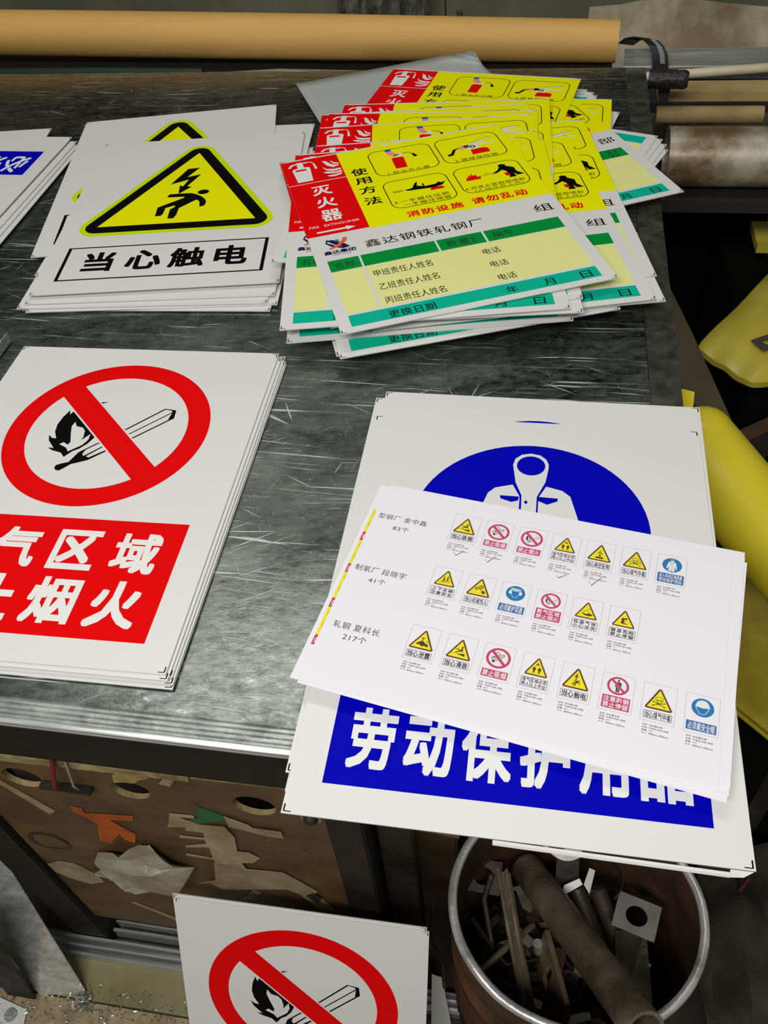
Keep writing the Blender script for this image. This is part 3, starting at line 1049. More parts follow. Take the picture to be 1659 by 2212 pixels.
wr = MB().tube([(-0.424, 0.332, 0.645), (-0.428, 0.326, 0.60), (-0.430, 0.3345, 0.565)], 0.0012, 'alu', 8).build('wire', smooth=True)
tag(wr, 'thin bare wire leaning on the brown board beside the red twist', 'wire')
sl = MB().box(-0.472, -0.414, 0.325, 0.3345, 0.583, 0.587, 'darksteel', 0.001).build('steel_bracket')
sl.parent = board
sl.location = (0, 0, 0)

# ------------------------------------------------------------------ left foot of the picture: floor sheet, extrusions, leaning metal plates
ol = MB().box(-1.0, -0.30, 0.247, 0.335, FL, FL + 0.003, 'olive').build('floor_sheet')
tag(ol, 'dull olive sheet lying on the floor below the brown board', 'sheet')
sd = MB().box(-1.0, -0.06, -0.3, 0.2445, FL, FL + 0.0015, 'sandfloor').build('trim_1')
struct(sd)
for i, (y0, y1, z0, z1) in enumerate(((0.338, 0.366, FL, 0.042), (0.300, 0.3265, FL + 0.0035, 0.036))):
    mb = MB()
    x0, x1 = (-0.95, -0.02) if i else (-0.568, -0.174)
    mb.box(x0, x1, y0, y1, z0, z0 + 0.004, 'alu')
    mb.box(x0, x1, y0, y0 + 0.004, z0 + 0.004, z1, 'alu')
    mb.box(x0, x1, y1 - 0.004, y1, z0 + 0.004, z1, 'alu')
    mb.box(x0, x1, (y0 + y1) / 2 - 0.0015, (y0 + y1) / 2 + 0.0015, z0 + 0.004, z1, 'alu')
    tag(mb.build('aluminium_extrusion'), ('front aluminium extrusion lying on the floor along the brown board', 'rear aluminium extrusion on the floor, tucked under the brown board')[1 - i], 'extrusion', 'aluminium extrusions on the floor')


def quad_plate(name, q, thick, m, label, cat, **kw):
    q = [Vector(p) for p in q]
    nrm = (q[1] - q[0]).cross(q[3] - q[0]).normalized() * thick
    V = q + [p - nrm for p in q]
    mb = MB().add(V, [(0, 1, 2, 3), (7, 6, 5, 4), (0, 4, 5, 1), (1, 5, 6, 2), (2, 6, 7, 3), (3, 7, 4, 0)], m)
    return tag(mb.build(name), label, cat, **kw)


quad_plate('metal_plate', [(-0.657, 0.243, FL + 0.002), (-0.587, 0.2555, FL + 0.004), (-0.700, 0.395, 0.36), (-0.80, 0.375, 0.36)], 0.0015, 'mirror', 'polished metal plate standing on the floor at the left', 'metal plate')
quad_plate('metal_plate', [(-0.705, 0.236, FL + 0.005), (-0.660, 0.236, FL + 0.005), (-0.640, 0.272, 0.30), (-0.72, 0.272, 0.24)], 0.0015, 'blacksteel', 'dark sheet added for the shadow gap beside the polished plate at the left', 'metal plate')  # dark sheet standing in for the shadow gap next to the polished plate
wp = MB().prism([(-0.74, 0.165), (-0.655, 0.165), (-0.668, 0.222), (-0.74, 0.236)], [], 0.002, lambda u, v, w: Vector((u, v, FL + 0.005 + w)), 'whitefilm')
pl = tag(wp.build('white_plate'), 'white plate with a rivet in the bottom left corner', 'plate')
MB().lathe([(0.0, 0.003), (0.004, 0.003), (0.0045, 0.0012), (0.009, 0.0012), (0.010, 0.0)], 'alu', (-0.689, 0.212, FL + 0.005), 24).build('rivet', pl, True)
# torn white scraps behind the leg at the left
for i, (x, y, z, sx, sz, rz) in enumerate(((-0.70, 0.42, FL + 0.002, 0.10, 0.10, 0.3), (-0.90, 0.47, FL + 0.002, 0.08, 0.09, -0.2))):
    q = [Vector((x, y, z)), Vector((x + sx, y + 0.02, z)), Vector((x + sx * .9, y + 0.07 + rz * .1, z + sz)), Vector((x + 0.01, y + 0.06, z + sz * .8))]
    quad_plate('sheet_offcut', q, 0.001, 'whitefilm' if i else 'alu', ('bright offcut leaning behind the left bench leg', 'white offcut leaning behind the polished plate')[i], 'offcut')
rr = random.Random(11)
V, F = [], []
for k in range(900):
    cx, cy = (rr.uniform(-0.72, -0.40), rr.uniform(0.17, 0.27)) if k % 4 else (rr.gauss(-0.587, 0.008), rr.gauss(0.244, 0.007))
    if -0.37 < cx:
        continue
    s = rr.uniform(0.0008, 0.0032)
    z = FL + 0.0045 + (rr.uniform(0, 0.012) if k % 4 == 0 else 0)
    a = rr.uniform(0, 6.28)
    o = len(V)
    c, d = math.cos(a) * s, math.sin(a) * s
    V += [(cx - c, cy - d, z), (cx + d * .4, cy - c * .4, z + s * .5), (cx + c, cy + d, z + s * rr.uniform(-.1, .6)), (cx - d * .4, cy + c * .4, z)]
    V += [(v[0], v[1], v[2] - 0.0004) for v in V[o:o + 4]]
    F += [(o, o + 1, o + 2, o + 3), (o + 7, o + 6, o + 5, o + 4), (o, o + 4, o + 5, o + 1), (o + 2, o + 6, o + 7, o + 3)]
sh = mesh_obj('metal_shavings', V, F, 'shaving')
tag(sh, 'bright metal shavings scattered on the floor at bottom left', 'shavings', kind='stuff')

# ------------------------------------------------------------------ box and dark things between bench leg and drum
cb = tag(empty('cardboard_box', (-0.11, 0.47, FL)), 'brown cardboard box standing between bench leg and drum', 'box')
part(MB().box(-0.122, -0.052, 0.446, 0.54, FL, 0.30, 'card', 0.003), 'box_body', cb)
part(MB().prism([(-0.13, 0.44), (-0.048, 0.432), (-0.055, 0.50), (-0.122, 0.505)], [], 0.003, lambda u, v, w: Vector((u, v, 0.318 + w + (v - 0.44) * -0.25 + 0.01 * math.sin(u * 90))), 'cardtube'), 'box_flap', cb)

# ------------------------------------------------------------------ scrap drum
DC = (0.090, 0.345)
drum = tag(empty('scrap_drum', (DC[0], DC[1], FL)), 'rusty open steel drum with a bright rolled rim, full of scrap', 'drum')
H = 0.39
body = MB().lathe([(0.0, 0.0), (0.128, 0.0), (0.130, 0.004), (0.131, 0.12), (0.134, 0.125), (0.131, 0.13), (0.131, 0.25), (0.134, 0.255), (0.131, 0.26), (0.1335, H - 0.004),
                   (0.1305, H - 0.004), (0.128, 0.01), (0.0, 0.01)], 'rust', (0, 0, 0), 72, 1.04, 0.94)
b_ = body.build('drum_body', drum, True)
rimp = [(0.131 * 1.04 * math.cos(2 * math.pi * k / 72), 0.131 * 0.94 * math.sin(2 * math.pi * k / 72), H + 0.0015 * math.sin(k * 0.9)) for k in range(72)]
MB().tube(rimp, 0.0052, 'rim', 10, closed=True).build('rolled_rim', drum, True)


def tube_thing(name, pts, r, m, label, cat, n=16, group=None, smooth=True):
    return tag(MB().tube(pts, r, m, n).build(name, smooth=smooth), label, cat, group)


pp = MB().pipe((0.040, 0.430, 0.262), (0.1515, 0.222, 0.448), 0.0165, 0.0205, 'greypipe', 28).build('steel_pipe', smooth=True)
tag(pp, 'thick grey pipe leaning diagonally across the scrap drum', 'pipe')
tube_thing('steel_bar', [(0.100, 0.406, 0.285), (0.121, 0.368, 0.262), (0.139, 0.330, 0.25), (0.143, 0.300, 0.25)], [0.0105, 0.0115, 0.0115, 0.0115], 'brownsteel', 'rounded brown bar right of the thick pipe in the drum', 'bar')
tube_thing('steel_bar', [(0.126, 0.408, 0.290), (0.142, 0.380, 0.266), (0.160, 0.350, 0.24)], [0.010, 0.011, 0.011], 'brownsteel', 'shorter brown bar end beside the rounded bar in the drum', 'bar')
mb = MB()
for dx in (0.0, 0.010):
    mb.strip([(0.001 + dx, 0.392, 0.352), (0.019 + dx, 0.33, 0.322), (0.040 + dx, 0.262, 0.296)], (0.0028, 0.001, 0.003), 0.0014, 'brass')
mb.strip([(0.0, 0.391, 0.350), (0.018, 0.329, 0.320), (0.039, 0.261, 0.294)], (0.017, 0.0, -0.004), 0.0012, 'brownsteel')
tag(mb.build('channel_strip'), 'long folded tan channel strip standing left in the drum', 'channel strip')


def hole_plate(name, c, ax, ay, w, h, r, m, label, thick=0.005):
    ax, ay = Vector(ax).normalized(), Vector(ay).normalized()
    nz = ax.cross(ay)
    hole = [(r * 1.15 * math.cos(2 * math.pi * k / 24), r * math.sin(2 * math.pi * k / 24)) for k in range(24)]
    return tag(MB().prism([(-w / 2, -h / 2), (w / 2, -h / 2), (w / 2, h / 2), (-w / 2, h / 2)], [hole], thick, lambda u, v, q: Vector(c) + ax * u + ay * v + nz * q, m).build(name), label, 'steel plate')


hole_plate('drilled_plate', (0.168, 0.372, 0.315), (1, -0.28, 0.02), (0.25, 1, 0.25), 0.050, 0.040, 0.011, 'tag', 'bright drilled square plate on the right side of the drum')
hole_plate('drilled_plate', (-0.015, 0.410, 0.272), (1, -0.05, 0.02), (0.05, 1, 0.35), 0.044, 0.04, 0.011, 'darksteel', 'dark drilled square plate at the back left of the drum')
sxf = Vector((0.28, -0.95, 0.16)).normalized()
syf = Vector((0.15, 0.25, 1)).normalized()
mb = MB().prism([(0, 0), (0.085, 0), (0.085, 0.062), (0, 0.062)], [[(0.03, 0.012), (0.046, 0.012), (0.046, 0.048), (0.03, 0.048)]], 0.006,
                lambda u, v, q: Vector((0.054, 0.333, 0.236)) + sxf * u + syf * v + sxf.cross(syf).normalized() * q, 'brass')
tag(mb.build('slotted_plate'), 'tan slotted plate standing on edge in the middle of the drum', 'slotted plate')
quad_plate('steel_plate', [(0.150, 0.262, 0.262), (0.190, 0.275, 0.270), (0.183, 0.372, 0.285), (0.148, 0.366, 0.272)], 0.003, 'brownsteel', 'flat brown plate lying right of the thick pipe in the drum', 'steel plate')
quad_plate('steel_plate', [(0.075, 0.36, 0.23), (0.105, 0.36, 0.23), (0.103, 0.445, 0.30), (0.075, 0.445, 0.30)], 0.002, 'darksteel', 'upright dark plate at the back of the drum behind the bars', 'steel plate')
mb = MB().strip([(0.105 + 0.045 * math.cos(R(a)), 0.405 + 0.035 * math.sin(R(a)), 0.325) for a in range(-40, 150, 10)], (0, 0, 0.014), 0.001, 'darksteel')
tag(mb.build('steel_strap', smooth=True), 'dark curled steel strap at the back of the drum', 'strap')
mb = MB().strip([(0.045 + 0.05 * t, 0.444 - 0.012 * math.sin(t * 3.1), 0.335 - 0.006 * t) for t in (k / 10 for k in range(11))], (0.012, -0.010, -0.006), 0.0006, 'whitefilm')
tag(mb.build('film_strip', smooth=True), 'white curved film strip at the back rim of the drum', 'film strip')
for i, (c, a) in enumerate((((0.094, 0.404, 0.292), 0.4), ((0.116, 0.415, 0.292), 1.2), ((0.050, 0.272, 0.28), -0.4), ((0.105, 0.262, 0.28), 0.2), ((0.180, 0.322, 0.272), 1.0))):
    d = Vector((math.cos(a), math.sin(a), 0.25)).normalized() * 0.014
    e = Vector((-math.sin(a), math.cos(a), 0.4)).normalized() * 0.006
    q = Vector(c)
    quad_plate('film_scrap', [q - d - e, q + d - e * .3, q + d * .9 + e, q - d * .6 + e * .8], 0.0006, 'whitefilm',
               ('white film shard behind the rounded bar', 'white film shard beside the shorter bar end', 'white film shard near the left front rim', 'white film shard under the thick pipe',
                'white film shard at the right wall of the drum')[i], 'film scrap', group='white film shards in the drum')
for i, (p0, p1) in enumerate((((0.118, 0.262, 0.270), (0.134, 0.246, 0.302)), ((0.104, 0.256, 0.268), (0.116, 0.240, 0.300)))):
    d = (Vector(p1) - Vector(p0))
    tag(MB().strip([p0, p1], (0.010, 0.004, 0.0), 0.003, 'brass').build('tan_offcut'), ('upper tan offcut beside the thick pipe at the front of the drum', 'lower tan offcut beside the thick pipe at the front of the drum')[i], 'offcut')
lab = ('thin dark rod crossing the left side of the drum', 'bent rod lying beside the left wall of the drum', 'slim flat bar leaning left of the slotted plate', 'thin rod under the folded channel strip',
       'small bright tube end by the channel strip')
for i, (pts, r, m) in enumerate((([(-0.025, 0.36, 0.26), (0.02, 0.31, 0.27), (0.07, 0.33, 0.25)], 0.004, 'darksteel'),
                                 ([(-0.005, 0.41, 0.28), (-0.012, 0.38, 0.275), (0.002, 0.33, 0.265), (-0.004, 0.305, 0.25)], 0.0035, 'brownsteel'),
                                 ([(-0.012, 0.292, 0.29), (0.02, 0.325, 0.29), (0.05, 0.36, 0.27)], 0.004, 'greypipe'),
                                 ([(0.0, 0.30, 0.245), (0.05, 0.29, 0.245), (0.09, 0.31, 0.24)], 0.005, 'brownsteel'),
                                 ([(0.058, 0.335, 0.255), (0.056, 0.338, 0.275)], 0.006, 'rim'))):
    tube_thing('scrap_rod', pts, r, m, lab[i], 'rod', 10)
# mass of nameless scrap under the pieces one can tell apart
rr = random.Random(5)
V, F = [], []
mb = MB()
for k in range(260):
    a, q = rr.uniform(0, 6.28), math.sqrt(rr.uniform(0, 1)) * 0.098
    c = Vector((DC[0] + q * math.cos(a) * 1.02, DC[1] + q * math.sin(a) * 0.9, rr.uniform(0.12, 0.242)))
    e = Matrix.Rotation(rr.uniform(0, 6.28), 3, 'Z') @ Matrix.Rotation(rr.uniform(-0.5, 0.5), 3, 'X')
    w, h, t = rr.uniform(0.008, 0.026), rr.uniform(0.002, 0.009), rr.uniform(0.0008, 0.003)
    pts = [c + e @ Vector((sx * w, sy * h, sz * t)) for sz in (-1, 1) for sx, sy in ((-1, -1), (1, -1), (1, 1), (-1, 1))]
    mb.add(pts, [(3, 2, 1, 0), (4, 5, 6, 7), (0, 1, 5, 4), (1, 2, 6, 5), (2, 3, 7, 6), (3, 0, 4, 7)], rr.choice(['brownsteel', 'darksteel', 'rust', 'darksteel', 'greypipe']))
mb.lathe([(0.0, 0.10), (0.11, 0.10)], 'darksteel', (DC[0], DC[1], 0.0), 40, 1.04, 0.94)
tag(mb.build('metal_scrap'), 'mass of small dark metal scrap filling the drum', 'scrap', kind='stuff')
tube_thing('bent_wire', [(-0.072, 0.36, 0.30), (-0.078, 0.345, 0.22), (-0.060, 0.325, 0.18), (-0.055, 0.30, 0.165)], 0.0025, 'darksteel', 'bent thin rod hanging left of the drum', 'rod', 8)
quad_plate('sheet_offcut', [(-0.075, 0.285, FL + 0.002), (-0.045, 0.285, FL + 0.002), (-0.062, 0.325, 0.11), (-0.076, 0.325, 0.12)], 0.001, 'whitefilm', 'pale pointed offcut between the front sign and the drum', 'offcut')
# dark cloth and flat stock right of the drum
rr = random.Random(9)
bm = bmesh.new()
bmesh.ops.create_grid(bm, x_segments=26, y_segments=26, size=0.5)
for v in bm.verts:
    x, y = v.co.x * 0.40, v.co.y * 0.34
    v.co = Vector((0.47 + x, 0.36 + y, FL + 0.19 + 0.02 * math.sin(x * 38 + y * 22) + 0.014 * math.sin(y * 60 - x * 25) + 0.008 * math.sin(x * 110) - 0.5 * max(0, -x - 0.15)))
mb = MB()
mb._bm(bm, 'cloth')
o = mb.build('dark_cloth', smooth=True)
so = o.modifiers.new('thickness', 'SOLIDIFY')
so.thickness = 0.004
tag(o, 'dark greasy crumpled cloth heaped right of the drum', 'cloth')
tag(MB().box(0.30, 0.68, 0.20, 0.53, FL, FL + 0.10, 'card', 0.006).build('low_crate'), 'low brown crate under the dark cloth', 'crate')
quad_plate('steel_bar', [(0.34, 0.46, 0.40), (0.362, 0.46, 0.40), (0.46, 0.78, 0.42), (0.438, 0.78, 0.42)], 0.006, 'darksteel', 'long dark flat bar right of the big blue sign', 'bar')
quad_plate('steel_bar', [(0.352, 0.36, 0.385), (0.40, 0.39, 0.385), (0.46, 0.52, 0.39), (0.42, 0.50, 0.39)], 0.004, 'brownsteel', 'wide brown flat stock right of the drum rim', 'bar')
tube_thing('support_post', [(0.41, 0.62, FL), (0.41, 0.62, 0.395)], 0.012, 'blacksteel', 'dark round post under the long flat bar', 'post')
tube_thing('cable', [(0.30, 0.425, 0.20), (0.315, 0.455, 0.21), (0.33, 0.475, 0.215)], 0.003, 'dullred', 'short piece of dull red cable beside the drum', 'cable', 8)

# ------------------------------------------------------------------ right of the bench: plate, yellow sheets, bag, iron
quad_plate('hanging_plate', [(0.152, 0.985, 0.800), (0.152, 0.785, 0.800), (0.292, 0.745, 0.632), (0.193, 0.925, 0.751)], 0.002, 'brownplate', 'brown grey plate sloping down beside the bench edge', 'plate')
mb = MB()
ax = Vector((0.6926, -0.4323, -0.5774)).normalized()
u = Vector((1, 0.42, 0.0)); u = (u - ax * u.dot(ax)).normalized()
w = ax.cross(u)
w = w if w.z > 0 else -w
A0 = Vector((0.1480, 0.7160, 0.7910))
rad = 0.044
V = []
NA, NL = 26, 26
for i in range(NL):
    t = (i / (NL - 1)) ** 2
    for k in range(NA):
        a = R(-40 + 235 * k / (NA - 1))
        rr_ = rad * (1 + 0.06 * t) * (0.06 + 0.94 * math.sqrt(max(0.0, 1 - (1 - min(1.0, t / 0.09)) ** 2)))
        V.append(A0 + ax * (0.36 * t) + u * math.cos(a) * rr_ + w * math.sin(a) * rr_)
F = [(i * NA + k, i * NA + k + 1, (i + 1) * NA + k + 1, (i + 1) * NA + k) for i in range(NL - 1) for k in range(NA - 1)]
mb.add(V, F, 'yelsheet')
o = mb.build('yellow_sheet', smooth=True)
so = o.modifiers.new('thickness', 'SOLIDIFY')
so.thickness = 0.0015
tag(o, 'yellow plastic sheet curled into a tube beside the big blue sign', 'plastic sheet')
quad_plate('yellow_sheet', [(0.119, 0.55, 0.824), (0.142, 0.55, 0.824), (0.166, 0.722, 0.824), (0.119, 0.738, 0.824)], 0.0015, 'yelsheet', 'flat yellow sheet seen through the clear plastic strip', 'plastic sheet')
yb = MB()
yb.box(-0.10, 0.30, 0, 0.5, -0.004, 0.0, 'yelboard')
yb.box(-0.0985, 0.30, 0.0015, 0.5, -0.009, -0.0045, 'woodedge')
yb.box(-0.10, 0.30, 0.0, 0.5, -0.014, -0.0095, 'yelsheet')
o = yb.build('yellow_board')
o.location = (0.226, 0.570, 0.522)
o.rotation_euler = (0, 0, R(-43))
tag(o, 'thick layered yellow board under the curled yellow sheet', 'board')
tag(MB().box(0.25, 0.335, 0.56, 0.78, FL, 0.505, 'pit', 0.004).build('storage_crate'), 'dark crate under the layered yellow board', 'crate')
bm = bmesh.new()
bmesh.ops.create_cube(bm, size=1)
bmesh.ops.subdivide_edges(bm, edges=bm.edges[:], cuts=7, use_grid_fill=True)
cr = [(0.256, 1.180), (0.332, 1.092), (0.56, 1.18), (0.405, 1.415)]
for v in bm.verts:
    a, b = v.co.x + .5, v.co.y + .5
    p = Vector((*cr[0], 0)) * (1 - a) * (1 - b) + Vector((*cr[1], 0)) * a * (1 - b) + Vector((*cr[2], 0)) * a * b + Vector((*cr[3], 0)) * (1 - a) * b
    edge = min(a, 1 - a, b, 1 - b)
    puff = min(1, edge * 5) ** 0.5
    h = 0.538 + v.co.z * (0.012 + 0.030 * puff) + 0.003 * math.sin(a * 15 + b * 9)
    v.co = Vector((p.x, p.y, h))
mb = MB()
mb._bm(bm, 'yelbag')
bag = mb.build('wrapped_packet')
bag.data.polygons.foreach_set('use_smooth', [True] * len(bag.data.polygons))
bag.modifiers.new('round', 'SUBSURF').render_levels = 2
tag(bag, 'yellow plastic wrapped packet lying on the dark floor at right', 'packet')
tg = MB()
hole = [(0.007 * math.cos(2 * math.pi * k / 16), 0.007 * math.sin(2 * math.pi * k / 16)) for k in range(16)]
tg.prism([(-0.02, -0.016), (0.022, -0.016), (0.022, 0.016), (-0.02, 0.016)], [hole], 0.001, lambda u_, v_, w_: Vector((0.358 + u_ * .8 - v_ * .5, 1.172 + u_ * .5 + v_ * .8, 0.5645 + w_)), 'tag')
tag(tg.build('metal_tag'), 'grey drilled tag lying on the yellow packet', 'tag')
mb = MB()
mb.box(0.385, 0.62, 1.445, 1.60, 0.50, 0.585, 'yelbag', 0.035)
tag(mb.build('wrapped_packet', smooth=True), 'dim yellow packet behind the front yellow packet', 'packet')
tag(MB().box(0.345, 0.66, 1.16, 1.64, FL, 0.495, 'pit', 0.004).build('storage_crate'), 'dark crate under the yellow packets', 'crate')
an = MB()
for q in (((0.310, 1.205, 0.425), (0.42, 1.30, 0.425)),):
    d = Vector(q[1]) - Vector(q[0])
an.strip([(0.322, 1.035, 0.47), (0.46, 1.135, 0.47)], (0.010, -0.014, -0.034), 0.003, 'darksteel')
an.strip([(0.322, 1.035, 0.47), (0.46, 1.135, 0.47)], (-0.012, 0.018, 0.004), 0.003, 'rust')
tag(an.build('angle_iron'), 'rusty angle iron sloping in front of the yellow packet', 'angle iron')
tag(MB().box(0.315, 0.55, 0.84, 1.09, FL, 0.38, 'pit', 0.004).build('storage_crate'), 'dark crate under the rusty rods', 'crate')
lab = ('rusty curved rod in front of the angle iron', 'rusty rod crossing below the angle iron', 'orange rusted bar near the curled yellow sheet', 'pale metal end sticking out among the rusty rods', 'dark rod beside the rusted bar')
for i, (pts, r, m) in enumerate((([(0.30, 1.09, 0.42), (0.325, 1.115, 0.43), (0.36, 1.10, 0.42), (0.37, 1.06, 0.40)], 0.005, 'rust'),
                                 ([(0.31, 1.07, 0.40), (0.37, 1.03, 0.405), (0.42, 1.0, 0.41)], 0.006, 'rust'),
                                 ([(0.335, 0.935, 0.40), (0.37, 0.885, 0.395), (0.40, 0.84, 0.392)], 0.011, 'rust'),
                                 ([(0.375, 0.975, 0.40), (0.41, 0.965, 0.42)], 0.008, 'rim'),
                                 ([(0.34, 0.99, 0.392), (0.39, 0.93, 0.392), (0.44, 0.87, 0.392)], 0.008, 'darksteel'))):
    tube_thing('rusty_rod', pts, r, m, lab[i], 'rod', 12)

# ------------------------------------------------------------------ behind the bench: kraft roll, rack with channel, tubes and pipe
rack = tag(empty('storage_rack', (-0.3, 1.6, FL)), 'dark rack behind the bench carrying rolls, tubes and channel', 'rack')
part(MB().box(-2.2, 0.10, 1.545, 1.695, 0.802, 0.818, 'dark'), 'rack_board', rack)
part(MB().box(0.155, 1.2, 1.51, 1.655, 0.772, 0.788, 'dark'), 'rack_board', rack)
part(MB().box(0.16, 1.2, 1.36, 1.482, 0.676, 0.696, 'dark'), 'rack_board', rack)
for x in (-2.1, -0.9, 0.06, 1.1):
    part(MB().box(x, x + 0.04, 1.655, 1.695, FL, 0.80 if x < 0.1 else 0.77, 'blacksteel'), 'rack_post', rack)
kr = tag(empty('kraft_roll', (-0.4, 1.6, 0.868)), 'long brown kraft paper roll lying behind the metal sheets', 'paper roll')
kr.location = (0, 0, 0)
mb = MB()
xs = [-2.2, -1.6, -0.932, -0.66, -0.40, -0.16, 0.105]
mb.tube([(x, 1.612 - 0.02 * (x + 0.4), 0.8628 - 0.0215 * (x + 0.4)) for x in xs], [0.0385, 0.0385, 0.038, 0.0375, 0.0365, 0.0345, 0.0325], 'kraft', 40, cap=False)
mb.build('paper_wrap', kr, True)
MB().pipe((0.06, 1.6028, 0.8529), (0.1045, 1.6019, 0.8520), 0.018, 0.0322, 'kraft', 32).build('roll_end', kr, True)
gr = tag(MB().tube([(-1.2, 1.562, 0.8275), (-0.80, 1.558, 0.8275), (-0.62, 1.560, 0.8265)], [0.0085, 0.009, 0.006], 'hose', 14).build('green_hose', smooth=True), 'dark green hose lying in the gap under the kraft roll', 'hose')
fl = MB().strip([(-0.60, 1.546, 0.8215), (-0.48, 1.548, 0.826), (-0.32, 1.548, 0.8215)], (0, 0.018, 0.001), 0.001, 'alu')
tag(fl.build('metal_strip', smooth=True), 'thin bright strip in the gap under the kraft roll', 'strip')
# clear plastic bag at the top
bm = bmesh.new()
bmesh.ops.create_grid(bm, x_segments=22, y_segments=12, size=0.5)
for v in bm.verts:
    x, y = v.co.x, v.co.y
    v.co = Vector((-0.335 + x * 0.19 + 0.02 * y, 1.86 + 0.02 * math.sin(x * 19 + y * 5) + 0.012 * math.sin(x * 41 - y * 14), 0.90 + y * 0.24 + 0.014 * math.sin(x * 30)))
mb = MB()
mb._bm(bm, 'plasticbag')
o = mb.build('plastic_bag', smooth=True)
so = o.modifiers.new('thickness', 'SOLIDIFY')
so.thickness = 0.0006
tag(o, 'crinkled clear plastic bag hanging behind the kraft roll', 'plastic bag')
tag(MB().box(-0.46, -0.20, 1.78, 1.93, FL, 0.755, 'pit', 0.004).build('storage_crate'), 'dark crate below the clear plastic bag', 'crate')
# dirty sheet leaning on the wall
top = [(0.06, 0.843), (0.114, 0.846), (0.15, 0.852), (0.20, 0.8545), (0.245, 0.852), (0.30, 0.845), (0.364, 0.838), (0.46, 0.832), (0.60, 0.83)]
V = []
for x, z in top:
    V += [(x, 1.80, z), (x, 1.706, 0.60)]
F = [(2 * i, 2 * i + 2, 2 * i + 3, 2 * i + 1) for i in range(len(top) - 1)]
o = MB().add(V, F, 'dirtysheet').build('leaning_sheet', smooth=True)
so = o.modifiers.new('thickness', 'SOLIDIFY')
so.thickness = 0.002
tag(o, 'dirty grey metal sheet with rust blotches leaning behind the aluminium channel', 'metal sheet')
tag(MB().box(0.11, 0.66, 1.71, 1.80, FL, 0.598, 'pit').build('storage_crate'), 'dark crate under the dirty grey leaning sheet', 'crate')
mb = MB()
y0, y1, z0, z1 = 1.604, 1.622, 0.789, 0.833
mb.box(-0.02, 1.2, y0, y0 + 0.003, z0, z1, 'alu')
mb.box(-0.02, 1.2, y0 + 0.003, y1, z1 - 0.003, z1, 'alu')
mb.box(-0.02, 1.2, y0 + 0.003, y1, z0, z0 + 0.003, 'alu')
mb.box(-0.02, 1.2, y0 - 0.003, y0, z0 + 0.018, z0 + 0.021, 'alu')
o = mb.build('aluminium_profile')
o.location = (0.14, 0, 0)
tag(o, 'long bright aluminium profile on the rack right of the kraft roll', 'profile')
tube_thing('plastic_tube', [(0.14, 1.575, 0.8035), (0.40, 1.572, 0.822), (0.8, 1.57, 0.85)], 0.0075, 'pvc', 'off white plastic tube lying across the aluminium profile', 'tube')
tag(MB().box(0.175, 1.2, 1.512, 1.556, 0.7885, 0.806, 'board', 0.0015).build('yellowed_plank'), 'yellowed plank on the rack below the off white tube', 'plank')
tube_thing('paper_tube', [(0.17, 1.463, 0.789), (0.334, 1.463, 0.789)], 0.0130, 'cardtube', 'brown cardboard tube above the big steel pipe', 'tube', 24)
pp = MB().pipe((0.19, 1.414, 0.743), (1.2, 1.414, 0.743), 0.040, 0.0455, 'pipe', 48).build('steel_pipe', smooth=True)
tag(pp, 'big mottled steel pipe at the right edge behind the fanned cards', 'pipe')
fm = MB()
xs = [0.150 + 0.0040 * k for k in range(16)]
fm.tube([(x, 1.462 - 0.1 * (x - 0.15), 0.845 + 0.01 * (x - .15)) for x in xs], [0.0136 + 0.0004 * math.sin(k * 2.1) for k in range(15)] + [0.0108], 'blackrub', 20)
tag(fm.build('rubber_roll', smooth=True), 'short black dimpled rubber roll at the back corner of the bench', 'rubber roll')
st = tag(empty('strap', (0.17, 1.53, 0.85)), 'black webbing strap with grey stripe looped over the aluminium profile', 'strap')
loop = [(0.108, 1.632, 0.838), (0.118, 1.630, 0.8465), (0.132, 1.622, 0.851), (0.146, 1.608, 0.852), (0.156, 1.596, 0.847), (0.163, 1.590, 0.836), (0.166, 1.588, 0.822), (0.167, 1.588, 0.812)]
loop2 = [(0.165, 1.4835, 0.836), (0.165, 1.4830, 0.81), (0.170, 1.4825, 0.792), (0.176, 1.482, 0.774)]
part(MB().strip(loop, (0.026, -0.004, -0.002), 0.0015, 'strap'), 'webbing', st, smooth=True)
part(MB().strip([(p[0] + 0.012, p[1] - 0.0045, p[2] + 0.0012) for p in loop[3:7]], (0.008, -0.001, -0.0006), 0.0012, 'strapgrey'), 'grey_stripe', st, 'grey stripe', smooth=True)
part(MB().add([(0.166, 1.4815, 0.838), (0.190, 1.4815, 0.838), (0.185, 1.4815, 0.776), (0.180, 1.4815, 0.776), (0.166, 1.483, 0.838), (0.190, 1.483, 0.838), (0.185, 1.483, 0.776), (0.180, 1.483, 0.776)], [(0, 1, 2, 3), (7, 6, 5, 4), (0, 4, 5, 1), (1, 5, 6, 2), (2, 6, 7, 3), (3, 7, 4, 0)], 'strap'), 'hanging_tail', st)

# ------------------------------------------------------------------ sheets on the bench
def place(o, x, y, z, deg):
    o.location = (x, y, T + z)
    o.rotation_euler = (0, 0, R(deg))
    return o


# --- electric shock warning signs
def warn_sign():
    root = panel('warning_sign', 300, 400)
    p = Print()
    tri_symbol(p, WC)
    pic_elec(p, 'black', 4)
    p.build('warning_symbol', root)
    p = Print()
    p.rect(23, 297, 277.5, 372.4, 'black', 1)
    p.rect(27.4, 299.6, 273.2, 369.9, 'white', 2)
    for ch, a, b in (('当', 50, 88), ('心', 104, 148), ('触', 158, 202), ('电', 214, 255)):
        p.text(ch, a, 311, b, 355, 'black', 3, 0.030)
    p.build('caption', root)
    return root


